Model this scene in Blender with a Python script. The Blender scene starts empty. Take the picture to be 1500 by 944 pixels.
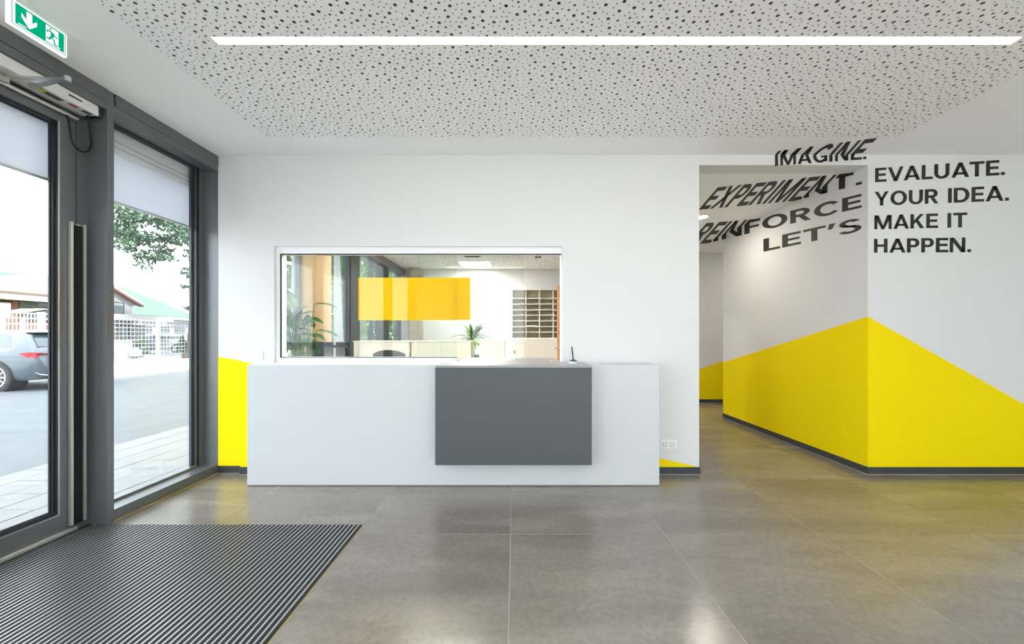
import bpy, bmesh, math, random
from mathutils import Vector, Matrix
from mathutils.geometry import delaunay_2d_cdt
random.seed(7)
S = bpy.context.scene
COL = S.collection

# ------------------------------------------------------------------ camera
F, VX, VY, EYE = 590.0, 754.0, 492.0, 1.29
cam = bpy.data.cameras.new('camera'); cam_o = bpy.data.objects.new('camera', cam); COL.objects.link(cam_o)
cam.sensor_width = 36.0; cam.lens = F / 1500 * 36; cam.shift_x = (750 - VX) / 1500; cam.shift_y = (VY - 472) / 1500
cam.clip_start = 0.05; cam.clip_end = 300
cam_o.location = (0, 0, EYE); cam_o.rotation_euler = (math.pi / 2, 0, 0)
S.camera = cam_o

# ------------------------------------------------------------------ sky and exposure (bright overcast day)
SKY, SUN, EXPO = 1.95, 6.5, 1.64
LED, CAN, OFFICE = 9.3, 135.0, 18.0
wd = bpy.data.worlds.new('overcast_sky'); S.world = wd; wd.use_nodes = True
bg = wd.node_tree.nodes['Background']; bg.inputs[0].default_value = (0.84, 0.92, 1.0, 1); bg.inputs[1].default_value = SKY
sun = bpy.data.lights.new('sun', 'SUN'); sun.energy = SUN; sun.angle = math.radians(6); sun.color = (1.0, 0.96, 0.9)
sun_o = bpy.data.objects.new('sun', sun); COL.objects.link(sun_o); sun_o.location = (20, -20, 30)
sun_o.rotation_euler = Vector((0.55, -0.5, 0.67)).to_track_quat('Z', 'Y').to_euler()
vs = S.view_settings
vs.view_transform = 'Standard'; vs.look = 'None'; vs.gamma = 1; vs.use_curve_mapping = False; vs.exposure = EXPO

# ------------------------------------------------------------------ helpers
def at(x, y, Y):
    return Vector(((x - VX) / F * Y, Y, EYE - (y - VY) / F * Y))

def srgb(r, g, b):
    f = lambda c: c / 12.92 if c <= 0.04045 else ((c + 0.055) / 1.055) ** 2.4
    return (f(r / 255), f(g / 255), f(b / 255), 1)

MATS = {}
def mat(name, col, rough=0.6, metal=0.0, spec=0.5, noise=0.0, scale=8.0, bump=0.0, bscale=60.0, emit=0.0, trans=0.0):
    if name in MATS: return MATS[name]
    m = bpy.data.materials.new(name); m.use_nodes = True; nt = m.node_tree; n = nt.nodes; l = nt.links
    b = n['Principled BSDF']
    b.inputs['Base Color'].default_value = col; b.inputs['Roughness'].default_value = rough
    b.inputs['Metallic'].default_value = metal; b.inputs['Specular IOR Level'].default_value = spec
    if emit:
        b.inputs['Emission Color'].default_value = col; b.inputs['Emission Strength'].default_value = emit
    g = None
    if noise or bump:
        g = n.new('ShaderNodeNewGeometry')
    if noise:
        t = n.new('ShaderNodeTexNoise'); t.inputs['Scale'].default_value = scale; t.inputs['Detail'].default_value = 5
        l.new(g.outputs['Position'], t.inputs['Vector'])
        r = n.new('ShaderNodeValToRGB')
        r.color_ramp.elements[0].position = 0.3; r.color_ramp.elements[1].position = 0.7
        r.color_ramp.elements[0].color = tuple(c * (1 - noise) for c in col[:3]) + (1,)
        r.color_ramp.elements[1].color = tuple(min(1, c * (1 + noise)) for c in col[:3]) + (1,)
        l.new(t.outputs['Fac'], r.inputs[0]); l.new(r.outputs[0], b.inputs['Base Color'])
    if bump:
        t = n.new('ShaderNodeTexNoise'); t.inputs['Scale'].default_value = bscale; t.inputs['Detail'].default_value = 3
        l.new(g.outputs['Position'], t.inputs['Vector'])
        bp = n.new('ShaderNodeBump'); bp.inputs['Strength'].default_value = bump; bp.inputs['Distance'].default_value = 0.01
        l.new(t.outputs['Fac'], bp.inputs['Height']); l.new(bp.outputs[0], b.inputs['Normal'])
    if trans:
        tr = n.new('ShaderNodeBsdfTranslucent'); tr.inputs[0].default_value = col
        mx = n.new('ShaderNodeMixShader'); mx.inputs[0].default_value = trans
        l.new(b.outputs[0], mx.inputs[1]); l.new(tr.outputs[0], mx.inputs[2]); l.new(mx.outputs[0], n['Material Output'].inputs[0])
    MATS[name] = m
    return m

def glass_mat(name, tint=(0.965, 0.975, 0.975), f0=0.04):
    """thin clear glass: transmission plus a Schlick mirror on either face"""
    m = bpy.data.materials.new(name); m.use_nodes = True; nt = m.node_tree; n = nt.nodes; l = nt.links
    n.remove(n['Principled BSDF'])
    g = n.new('ShaderNodeNewGeometry'); d = n.new('ShaderNodeVectorMath'); d.operation = 'DOT_PRODUCT'
    l.new(g.outputs['Normal'], d.inputs[0]); l.new(g.outputs['Incoming'], d.inputs[1])
    a = n.new('ShaderNodeMath'); a.operation = 'ABSOLUTE'; l.new(d.outputs['Value'], a.inputs[0])
    s = n.new('ShaderNodeMath'); s.operation = 'SUBTRACT'; s.inputs[0].default_value = 1; l.new(a.outputs[0], s.inputs[1])
    p = n.new('ShaderNodeMath'); p.operation = 'POWER'; p.inputs[1].default_value = 5; l.new(s.outputs[0], p.inputs[0])
    q = n.new('ShaderNodeMath'); q.operation = 'MULTIPLY_ADD'; q.inputs[1].default_value = 1 - f0; q.inputs[2].default_value = f0
    l.new(p.outputs[0], q.inputs[0])
    t = n.new('ShaderNodeBsdfTransparent'); t.inputs[0].default_value = (*tint, 1)
    gl = n.new('ShaderNodeBsdfGlossy'); gl.inputs['Roughness'].default_value = 0.0
    mx = n.new('ShaderNodeMixShader'); l.new(q.outputs[0], mx.inputs[0]); l.new(t.outputs[0], mx.inputs[1]); l.new(gl.outputs[0], mx.inputs[2])
    l.new(mx.outputs[0], n['Material Output'].inputs[0])
    MATS[name] = m
    return m

def emit_mat(name, col, strength):
    m = bpy.data.materials.new(name); m.use_nodes = True; n = m.node_tree.nodes; n.remove(n['Principled BSDF'])
    e = n.new('ShaderNodeEmission'); e.inputs[0].default_value = (*col, 1); e.inputs[1].default_value = strength
    m.node_tree.links.new(e.outputs[0], n['Material Output'].inputs[0]); MATS[name] = m
    return m

class MB:
    """collects shapes for ONE mesh object"""
    def __init__(s): s.v = []; s.f = []
    def add(s, v, f):
        o = len(s.v); s.v += [Vector(p) for p in v]; s.f += [tuple(i + o for i in q) for q in f]; return s
    def box(s, x0, x1, y0, y1, z0, z1, bev=0.0):
        if x0 > x1: x0, x1 = x1, x0
        if y0 > y1: y0, y1 = y1, y0
        if z0 > z1: z0, z1 = z1, z0
        if not bev:
            return s.add([(x0,y0,z0),(x1,y0,z0),(x1,y1,z0),(x0,y1,z0),(x0,y0,z1),(x1,y0,z1),(x1,y1,z1),(x0,y1,z1)],
                         [(0,3,2,1),(4,5,6,7),(0,1,5,4),(1,2,6,5),(2,3,7,6),(3,0,4,7)])
        bm = bmesh.new(); bmesh.ops.create_cube(bm, size=1)
        for v in bm.verts:
            v.co = Vector(((x0+x1)/2 + v.co.x*(x1-x0), (y0+y1)/2 + v.co.y*(y1-y0), (z0+z1)/2 + v.co.z*(z1-z0)))
        bmesh.ops.bevel(bm, geom=bm.edges[:], offset=bev, segments=2, affect='EDGES', profile=0.5)
        bm.verts.index_update()
        s.add([v.co for v in bm.verts], [tuple(v.index for v in f.verts) for f in bm.faces]); bm.free(); return s
    def cyl(s, p0, p1, r0, r1=None, n=16, cap=True):
        r1 = r0 if r1 is None else r1
        p0 = Vector(p0); p1 = Vector(p1); d = (p1 - p0).normalized()
        a = d.orthogonal().normalized(); b = d.cross(a)
        v = []
        for p, r in ((p0, r0), (p1, r1)):
            for k in range(n):
                t = 2*math.pi*k/n; v.append(p + a*math.cos(t)*r + b*math.sin(t)*r)
        f = [(k, (k+1) % n, n+(k+1) % n, n+k) for k in range(n)]
        if cap: f += [tuple(range(n-1, -1, -1)), tuple(range(n, 2*n))]
        return s.add(v, f)
    def tube(s, pts, r, n=8):
        pts = [Vector(p) for p in pts]; rings = []; ref = None
        for i, p in enumerate(pts):
            d = (pts[min(i+1, len(pts)-1)] - pts[max(i-1, 0)]).normalized()
            a = d.orthogonal().normalized() if ref is None else (ref - d*ref.dot(d)).normalized()
            ref = a; b = d.cross(a); rr = r[i] if isinstance(r, (list, tuple)) else r
            rings.append([p + a*math.cos(2*math.pi*k/n)*rr + b*math.sin(2*math.pi*k/n)*rr for k in range(n)])
        v = [q for g in rings for q in g]; f = []
        for i in range(len(pts)-1):
            for k in range(n): f.append((i*n+k, i*n+(k+1) % n, (i+1)*n+(k+1) % n, (i+1)*n+k))
        f += [tuple(range(n-1, -1, -1)), tuple(range((len(pts)-1)*n, len(pts)*n))]
        return s.add(v, f)
    def lathe(s, prof, c=(0,0,0), n=24):
        c = Vector(c); v = []; f = []
        for r, z in prof:
            for k in range(n): v.append(c + Vector((r*math.cos(2*math.pi*k/n), r*math.sin(2*math.pi*k/n), z)))
        for i in range(len(prof)-1):
            for k in range(n): f.append((i*n+k, i*n+(k+1) % n, (i+1)*n+(k+1) % n, (i+1)*n+k))
        f += [tuple(range(n-1, -1, -1)), tuple(range((len(prof)-1)*n, len(prof)*n))]
        return s.add(v, f)
    def prism(s, poly, ax, a0, a1):
        """poly of 2D points extruded along axis ax from a0 to a1 (2D = remaining axes in order)"""
        def p3(p, a):
            q = list(p); q.insert(ax, a); return q
        n = len(poly); v = [p3(p, a0) for p in poly] + [p3(p, a1) for p in poly]
        f = [tuple(range(n)), tuple(range(2*n-1, n-1, -1))] + [(k, n+k, n+(k+1) % n, (k+1) % n) for k in range(n)]
        return s.add(v, f)
    def build(s, name, m, parent=None, smooth=False, local=False, fixn=True):
        lo = Vector([min(p[i] for p in s.v) for i in range(3)]); hi = Vector([max(p[i] for p in s.v) for i in range(3)])
        c = Vector(((lo.x+hi.x)/2, (lo.y+hi.y)/2, lo.z))
        me = bpy.data.meshes.new(name); me.from_pydata([p - c for p in s.v], [], s.f)
        if fixn:
            bm = bmesh.new(); bm.from_mesh(me); bmesh.ops.recalc_face_normals(bm, faces=bm.faces); bm.to_mesh(me); bm.free()
        me.materials.append(MATS[m] if isinstance(m, str) else m)
        if smooth:
            me.polygons.foreach_set('use_smooth', [True]*len(me.polygons)); me.set_sharp_from_angle(angle=math.radians(40))
        o = bpy.data.objects.new(name, me); COL.objects.link(o); o.location = c
        if parent is not None:
            o.parent = parent
            if not local: o.location = c - WLOC[parent.name]
        WLOC[o.name] = c if (parent is None or not local) else c
        return o
WLOC = {}
def tag(o, label=None, cat=None, group=None, kind=None):
    if label: o['label'] = label
    if cat: o['category'] = cat
    if group: o['group'] = group
    if kind: o['kind'] = kind
    return o
def empty(name, loc=(0,0,0), rz=0.0, **k):
    o = bpy.data.objects.new(name, None); COL.objects.link(o); o.location = loc; o.rotation_euler = (0,0,rz)
    o.empty_display_size = 0.1; WLOC[o.name] = Vector(loc); return tag(o, **k)
def bx(name, m, parent, x0, x1, y0, y1, z0, z1, bev=0.0, **k):
    return MB().box(x0,x1,y0,y1,z0,z1,bev).build(name, m, parent, **k)
def struct(name, mb, m): return tag(mb.build(name, m), kind='structure')
def copy_obj(o, parent=None, loc=None):
    c = o.copy(); COL.objects.link(c)
    if parent is not None: c.parent = parent
    if loc is not None: c.location = loc
    return c
def copy_tree(o, parent=None):
    c = o.copy(); COL.objects.link(c); c.parent = parent
    for ch in list(o.children): copy_tree(ch, c)
    return c

# ------------------------------------------------------------------ materials
W = mat('white_paint', srgb(223,223,222), 0.75, bump=0.03, bscale=180)
mat('ceiling_paint', srgb(250,250,250), 0.85)
mat('yellow_paint', srgb(250,223,0), 0.75, spec=0.15, bump=0.02, bscale=180)
mat('counter_white', srgb(203,206,208), 0.4)
mat('desk_grey', srgb(78,83,85), 0.5)
mat('desk_top', srgb(150,148,148), 0.35)
mat('anthracite', srgb(98,101,103), 0.3, metal=0.15, spec=0.8)
mat('anthracite_dark', srgb(44,47,51), 0.45)
mat('black_rubber', srgb(18,19,21), 0.6)
mat('black_fabric', srgb(14,16,19), 0.8)
mat('alu', srgb(215,215,205), 0.35, metal=0.7)
mat('alu_satin', srgb(205,206,205), 0.3, metal=0.9)
mat('white_plastic', srgb(240,241,240), 0.4)
mat('operator_white', srgb(222,222,216), 0.4)
mat('brass_strip', srgb(176,160,104), 0.5, metal=0.2)
mat('base_tile', srgb(62,65,66), 0.5, noise=0.12, scale=25)
mat('joint_grey', srgb(176,176,170), 0.8)
mat('joint_dark', srgb(120,118,110), 0.8)
mat('letter_black', srgb(34,35,32), 0.6)
mat('black_void', srgb(24,25,26), 0.9)
mat('mat_fibre', srgb(34,36,40), 0.95, noise=0.6, scale=330, bump=0.5, bscale=300)
mat('mat_alu', srgb(188,188,188), 0.35, metal=0.6)
mat('curtain', srgb(205,210,214), 0.9, trans=0.45)
mat('blind_fabric', srgb(236,238,243), 0.9, trans=0.35)
mat('beige_board', srgb(228,221,205), 0.45)
mat('beige_edge', srgb(205,196,176), 0.5)
mat('pigeon_inner', srgb(204,198,166), 0.6)
mat('pigeon_white', srgb(236,232,222), 0.5)
mat('wood_door', srgb(214,146,74), 0.45, noise=0.12, scale=22)
mat('wood_column', srgb(186,154,114), 0.55, noise=0.07, scale=60)
mat('concrete', srgb(172,162,146), 0.85, noise=0.12, scale=9)
mat('dark_plastic', srgb(50,53,57), 0.45)
mat('chair_black', srgb(34,35,38), 0.7, bump=0.1, bscale=300)
mat('green_leaf', srgb(38,88,32), 0.4, noise=0.35, scale=9)
mat('lime_leaf', srgb(128,168,52), 0.4, noise=0.3, scale=14)
mat('plant_stem', srgb(70,112,52), 0.5)
mat('pot_black', srgb(26,27,28), 0.4)
mat('pot_grey', srgb(130,132,130), 0.6)
mat('soil', srgb(52,40,30), 0.95)
mat('tree_leaf', srgb(66,92,70), 0.6, noise=0.35, scale=1.5, trans=0.4)
mat('hedge_leaf', srgb(74,112,52), 0.6, noise=0.4, scale=1.8, trans=0.4)
mat('bark', srgb(58,53,48), 0.9, noise=0.25, scale=6)
mat('asphalt', srgb(104,108,110), 0.9, noise=0.10, scale=3.0, bump=0.25, bscale=120)
mat('concrete_road', srgb(160,159,156), 0.9, noise=0.04, scale=1.5)
mat('bounce_ground_stone', srgb(205,202,196), 0.9, noise=0.05, scale=2)
mat('paver', srgb(132,132,131), 0.85, noise=0.08, scale=7)
mat('paver_joint', srgb(80,80,78), 0.9)
mat('car_paint', srgb(96,104,111), 0.25, metal=0.35)
mat('car_white', srgb(120,122,124), 0.25)
mat('car_silver', srgb(70,75,80), 0.3, metal=0.3)
mat('car_glass', srgb(50,60,66), 0.05, spec=0.8)
mat('tyre', srgb(46,49,53), 0.8)
mat('rim', srgb(205,208,212), 0.3, metal=0.6)
mat('chrome', srgb(225,228,230), 0.15, metal=0.9)
mat('tail_red', srgb(170,20,34), 0.2)
mat('tail_dark', srgb(80,14,30), 0.2)
mat('fence_white', srgb(196,197,199), 0.5)
mat('roof_brown', srgb(84,74,70), 0.8, noise=0.1, scale=3)
mat('roof_green', srgb(48,86,58), 0.7)
mat('brick', srgb(110,76,68), 0.9, noise=0.15, scale=9)
mat('render_white', srgb(140,139,138), 0.9)
mat('win_frame_green', srgb(30,68,62), 0.6)
mat('win_glass_far', srgb(50,58,62), 0.15)
mat('roof_grey', srgb(58,62,62), 0.8)
mat('sign_blue', srgb(56,60,100), 0.6)
mat('steel', srgb(185,187,190), 0.3, metal=0.8)
mat('socket_white', srgb(236,237,237), 0.35)
mat('socket_dark', srgb(120,122,124), 0.5)
mat('yellow_film', srgb(255,222,0), 0.6, spec=0.1, trans=0.4)
mat('clear_plastic', srgb(236,238,240), 0.15)
mat('frost', srgb(226,228,232), 0.6)
mat('mark_dark', srgb(70,72,74), 0.6)
mat('mark_yellow', srgb(230,220,20), 0.5)
mat('mark_red', srgb(170,60,70), 0.6)
mat('mark_blue', srgb(40,52,120), 0.6)
GL = glass_mat('clear_glass'); GP = glass_mat('counter_glass', (0.95,0.975,0.96), 0.034)
emit_mat('led_white', (1.0, 0.965, 0.95), LED)
emit_mat('can_light', (1.0, 0.92, 0.82), CAN)
emit_mat('office_light', (1.0, 0.96, 0.90), OFFICE)
emit_mat('sign_white', (0.95, 0.97, 1.0), 0.34)
emit_mat('sign_green', (0.0, 0.14, 0.07), 1.0)

def ceiling_speckle():
    m = mat('office_ceiling', srgb(232,230,224), 0.9); n = m.node_tree.nodes; l = m.node_tree.links
    g = n.new('ShaderNodeNewGeometry'); v = n.new('ShaderNodeTexVoronoi'); v.inputs['Scale'].default_value = 17
    r = n.new('ShaderNodeValToRGB'); r.color_ramp.elements[0].position = 0.20; r.color_ramp.elements[1].position = 0.28
    r.color_ramp.elements[0].color = srgb(120,116,108); r.color_ramp.elements[1].color = srgb(234,232,226)
    l.new(g.outputs['Position'], v.inputs['Vector']); l.new(v.outputs['Distance'], r.inputs[0]); l.new(r.outputs[0], n['Principled BSDF'].inputs['Base Color'])
ceiling_speckle()

def floor_tile_mat():
    m = bpy.data.materials.new('floor_tile_stone'); m.use_nodes = True; n = m.node_tree.nodes; l = m.node_tree.links
    b = n['Principled BSDF']; MATS['floor_tile_stone'] = m
    g = n.new('ShaderNodeNewGeometry'); oi = n.new('ShaderNodeObjectInfo')
    off = n.new('ShaderNodeVectorMath'); off.operation = 'SCALE'; off.inputs['Scale'].default_value = 7.0
    l.new(oi.outputs['Location'], off.inputs[0])
    ad = n.new('ShaderNodeVectorMath'); ad.operation = 'ADD'; l.new(g.outputs['Position'], ad.inputs[0]); l.new(off.outputs[0], ad.inputs[1])
    def noise(sc, det, vec, dist=0.0):
        t = n.new('ShaderNodeTexNoise'); t.inputs['Scale'].default_value = sc; t.inputs['Detail'].default_value = det
        t.inputs['Distortion'].default_value = dist; l.new(vec, t.inputs['Vector']); return t.outputs['Fac']
    st = n.new('ShaderNodeVectorMath'); st.operation = 'MULTIPLY'; st.inputs[1].default_value = (0.6, 2.2, 1); l.new(ad.outputs[0], st.inputs[0])
    a = noise(1.7, 8, st.outputs[0], 0.4); c = noise(38, 4, ad.outputs[0]); d = noise(120, 2, ad.outputs[0])
    r = n.new('ShaderNodeValToRGB'); e = r.color_ramp.elements
    e[0].position = 0.22; e[0].color = srgb(112,106,98); e[1].position = 0.80; e[1].color = srgb(152,143,132)
    k = e.new(0.5); k.color = srgb(132,124,115)
    l.new(a, r.inputs[0])
    r2 = n.new('ShaderNodeValToRGB'); r2.color_ramp.elements[0].position = 0.30; r2.color_ramp.elements[1].position = 0.62
    r2.color_ramp.elements[0].color = (0.72,0.72,0.72,1); r2.color_ramp.elements[1].color = (1.06,1.06,1.06,1); l.new(c, r2.inputs[0])
    mx = n.new('ShaderNodeMix'); mx.data_type = 'RGBA'; mx.blend_type = 'MULTIPLY'; mx.inputs[0].default_value = 0.5
    l.new(r.outputs[0], mx.inputs[6]); l.new(r2.outputs[0], mx.inputs[7])
    hs = n.new('ShaderNodeHueSaturation'); mr = n.new('ShaderNodeMapRange'); mr.inputs['To Min'].default_value = 0.93; mr.inputs['To Max'].default_value = 1.07
    l.new(oi.outputs['Random'], mr.inputs['Value']); l.new(mr.outputs[0], hs.inputs['Value']); l.new(mx.outputs[2], hs.inputs['Color'])
    l.new(hs.outputs[0], b.inputs['Base Color'])
    m2 = n.new('ShaderNodeMapRange'); m2.inputs['To Min'].default_value = 0.215; m2.inputs['To Max'].default_value = 0.255; l.new(a, m2.inputs['Value']); l.new(m2.outputs[0], b.inputs['Roughness'])
    b.inputs['Specular IOR Level'].default_value = 1.0
    bp = n.new('ShaderNodeBump'); bp.inputs['Strength'].default_value = 0.06; bp.inputs['Distance'].default_value = 0.004; l.new(d, bp.inputs['Height']); l.new(bp.outputs[0], b.inputs['Normal'])
floor_tile_mat()

# ------------------------------------------------------------------ main dimensions (metres; camera eye at origin, looking +Y)
XF = -2.78          # inner plane of the glazed facade
XG = -2.91          # glass and door plane
YW = 3.74           # front wall
YB = -3.7           # wall behind
XR = 5.2            # right wall
ZC, ZK = 2.97, 2.875
XO = 1.712          # corridor opening, left jamb
XC = 3.28           # corridor right wall
YC1, YC2 = 6.34, 7.73
YO = 10.2           # office far wall

# ------------------------------------------------------------------ floor of stone tiles
fl = struct('floor', MB().box(-2.95, 6.2, YB, YO, -0.12, -0.0012), 'joint_grey')
TX = [-2.027 + k for k in range(-1, 9)]
TY = [-3.385 + k for k in range(0, 7)] + [3.607, YW+0.01, 4.607, 5.607, 6.607, 7.607, 8.607, 9.607, 10.607]
TY = [-4.385] + TY
JT = 0.0022
def floor_tiles():
    cache = {}
    xs = [(max(a, -2.90), min(b, 6.1)) for a, b in zip(TX[:-1], TX[1:])] + [(TX[-1], 6.1)]
    for a, b in zip(TY[:-1], TY[1:]):
        y0, y1 = max(a, YB), min(b, YO)
        if y1 - y0 < 0.02: continue
        for x0, x1 in xs:
            if x1 - x0 < 0.03: continue
            rects = [(x0, x1, y0, y1)]
            out = []
            for (p, q, r, s_) in rects:      # leave the mat well open
                if p < -1.2 and r < 2.743:
                    if s_ > 2.743: out.append((p, q, 2.743, s_))
                else: out.append((p, q, r, s_))
            for (p, q, r, s_) in out:
                key = (round(q-p, 4), round(s_-r, 4))
                loc = ((p+q)/2, (r+s_)/2, -0.02)
                if key in cache:
                    copy_obj(cache[key], fl, Vector(loc) - WLOC['floor'])
                else:
                    cache[key] = MB().box(p+JT, q-JT, r+JT, s_-JT, -0.02, 0.0).build('floor_tile', 'floor_tile_stone', fl)
floor_tiles()

# ------------------------------------------------------------------ entrance mat
mr_ = empty('entrance_mat', (-1.9, 0.0, 0.0), label='black ribbed entrance mat with aluminium strips inside the glass door', cat='mat')
M0, M1, MY0, MY1 = XG+0.035, -1.033, -1.6, 2.740
bx('base', 'black_rubber', mr_, M0, M1+0.004, MY0, MY1, -0.0035, -0.0008)
pitch = 0.0292; k = 0; x = M1 - 0.022
strip0 = rail0 = None
while x > M0 + 0.02:
    if strip0 is None:
        strip0 = bx('fibre_strip', 'mat_fibre', mr_, x, x+0.0175, MY0, MY1, -0.001, 0.004)
        rail0 = MB().box(x-0.0112, x-0.0068, MY0, MY1, -0.001, 0.0025).box(x-0.0050, x-0.0005, MY0, MY1, -0.001, 0.0025).box(x-0.0068, x-0.0050, MY0, MY1, -0.001, 0.0008).build('aluminium_rail', 'mat_alu', mr_)
        s_loc, r_loc, x_first = strip0.location.copy(), rail0.location.copy(), x
    else:
        copy_obj(strip0, mr_, s_loc + Vector((x-x_first, 0, 0))); copy_obj(rail0, mr_, r_loc + Vector((x-x_first, 0, 0)))
    x -= pitch
bx('edge_frame', 'brass_strip', mr_, M1, M1+0.004, MY0, MY1+0.004, -0.002, 0.0035)

# ------------------------------------------------------------------ walls
def zx(px_, Y): return (px_ - VX) / F * Y
WX0, WX1, WZ0, WZ1 = -2.233, 0.4405, 1.043, 2.12       # counter window opening
wf = struct('wall_front', MB().box(-2.55, WX0, YW, YW+0.2, 0, 3.2).box(WX1, XO, YW, YW+0.2, 0, 3.2).box(WX0, WX1, YW, YW+0.2, 0, WZ0).box(WX0, WX1, YW, YW+0.2, WZ1, 3.2), W)
wl = struct('wall_pillar', MB().box(-3.0, -2.55, YW+0.035, YW+0.2, 0, 3.2), W)
wt = struct('wall_lintel', MB().box(XO, XC, YW, YW+0.2, ZK, 3.2), W)
wr = struct('wall_corner', MB().box(XC, XR+0.1, YW, YW+0.2, 0, 3.2).box(XC, XC+0.2, YW+0.2, YC1, 0, 3.2).box(XC+0.2, 6.2, YC1-0.2, YC1, 0, 3.2), W)
wcl = struct('wall_corridor', MB().box(1.56, XO, YW+0.2, 5.95, 0, 3.2).box(1.56, XO, 6.85, YO, 0, 3.2).box(1.56, XO, 5.95, 6.85, 2.12, 3.2), W)
wcb = struct('wall_corridor_end', MB().box(XO, 6.2, YC2, YC2+0.2, 0, 3.2), W)
wce = struct('wall_corridor_side', MB().box(6.1, 6.3, YC1, YC2, 0, 3.2), W)
wrr = struct('wall_right', MB().box(XR, XR+0.2, YB, YW, 0, 3.2), W)
BWX0, BWX1, BWZ = -1.245, 4.9, 2.73
wb = struct('wall_back', MB().box(-3.0, BWX0, YB-0.2, YB, 0, 3.2).box(BWX1, XR+0.2, YB-0.2, YB, 0, 3.2).box(BWX0, BWX1, YB-0.2, YB, BWZ, 3.2), W)
shade_block = struct('roof', MB().box(-2.96, 6.4, YB-0.3, YO+0.3, 3.21, 12.0), W)  # unseen tall block added overhead to cast shade on the ground outside
wo = struct('wall_office', MB().box(-3.0, XO, YO, YO+0.2, 0, 3.2), W)

def paint(parent, pts, n):
    """a coat of yellow paint: a polygon 1 mm proud of the wall"""
    n = Vector(n); v = [Vector(p) for p in pts]; N = len(v)
    return MB().add([p - n*0.002 for p in v] + [p + n*0.001 for p in v], [tuple(range(N)), tuple(range(2*N-1, N-1, -1))] + [(k, (k+1) % N, N+(k+1) % N, N+k) for k in range(N)]).build('yellow_paint', 'yellow_paint', parent)
BH = 0.070
p1 = at(352.5, 529, YW); p2 = at(1022.5, 685.5, YW); p2.z = BH
paint(wf, [(-2.55, YW, BH), (p2.x, YW, BH), (-2.55, YW, p1.z)], (0,-1,0))
a = at(322.5, 523, YW+0.035); b = at(352.3, 529, YW+0.035)
paint(wl, [(XF, YW+0.035, BH), (-2.55, YW+0.035, BH), (-2.55, YW+0.035, b.z), (XF, YW+0.035, a.z)], (0,-1,0))
pk = at(1273, 464, YW); pr = at(1500, 591.5, YW); sl = (pr.z-pk.z)/(pr.x-pk.x)
ze = pk.z + sl*(XR-XC)
paint(wr, [(XC, YW, BH), (XR, YW, BH), (XR, YW, ze), (XC, YW, pk.z)], (0,-1,0))
zc_ = at(1060.4, 531.2, YC1).z
paint(wr, [(XC, YW, BH), (XC, YC1, BH), (XC, YC1, zc_), (XC, YW, pk.z)], (-1,0,0))
za = at(1024, 541.3, YC2); zb = at(1060, 529, YC2); s2 = (zb.z-za.z)/(zb.x-za.x)
paint(wcb, [(za.x-(za.z-BH)/s2, YC2, BH), (6.1, YC2, BH), (6.1, YC2, za.z+s2*(6.1-za.x))], (0,-1,0))
paint(wrr, [(XR, YW, BH), (XR, YW-1.2, BH), (XR, YW, ze)], (-1,0,0))

# baseboards: dark tile strips with pale joints
def baseboard(name, segs):
    """segs: list of (x0,y0,x1,y1,nx,ny)"""
    mb = MB()
    for (x0,y0,x1,y1,nx,ny) in segs:
        mb.box(min(x0,x1)+min(0,nx*0.008), max(x0,x1)+max(0,nx*0.008), min(y0,y1)+min(0,ny*0.008), max(y0,y1)+max(0,ny*0.008), 0.0, 0.006)
    root = struct(name, mb, 'joint_grey')
    for (x0,y0,x1,y1,nx,ny) in segs:
        L = math.hypot(x1-x0, y1-y0); dx, dy = (x1-x0)/L, (y1-y0)/L; t = 0.0
        while t < L-1e-4:
            e = min(t+1.0, L); g = 0.0015
            ax, ay, bx_, by = x0+dx*(t+g), y0+dy*(t+g), x0+dx*(e-g), y0+dy*(e-g)
            MB().box(min(ax,bx_)+min(0,nx*0.010), max(ax,bx_)+max(0,nx*0.010), min(ay,by)+min(0,ny*0.010), max(ay,by)+max(0,ny*0.010), 0.006, BH).build('skirting_tile', 'base_tile', root)
            t = e
    return root
baseboard('baseboard_front', [(1.25, YW, XO+0.008, YW, 0, -1), (-2.55, YW, -2.3, YW, 0, -1)])
baseboard('baseboard_pillar', [(XF, YW+0.035, -2.56, YW+0.035, 0, -1)])
baseboard('baseboard_corner', [(XC-0.008, YW, XR, YW, 0, -1), (XC, YW, XC, YC1, -1, 0)])
baseboard('baseboard_corridor_end', [(XO, YC2, 6.1, YC2, 0, -1)])
baseboard('baseboard_right', [(XR, YB, XR, YW-0.012, -1, 0)])
baseboard('baseboard_corridor', [(XO, YW+0.2, XO, 5.95, 1, 0)])

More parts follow.
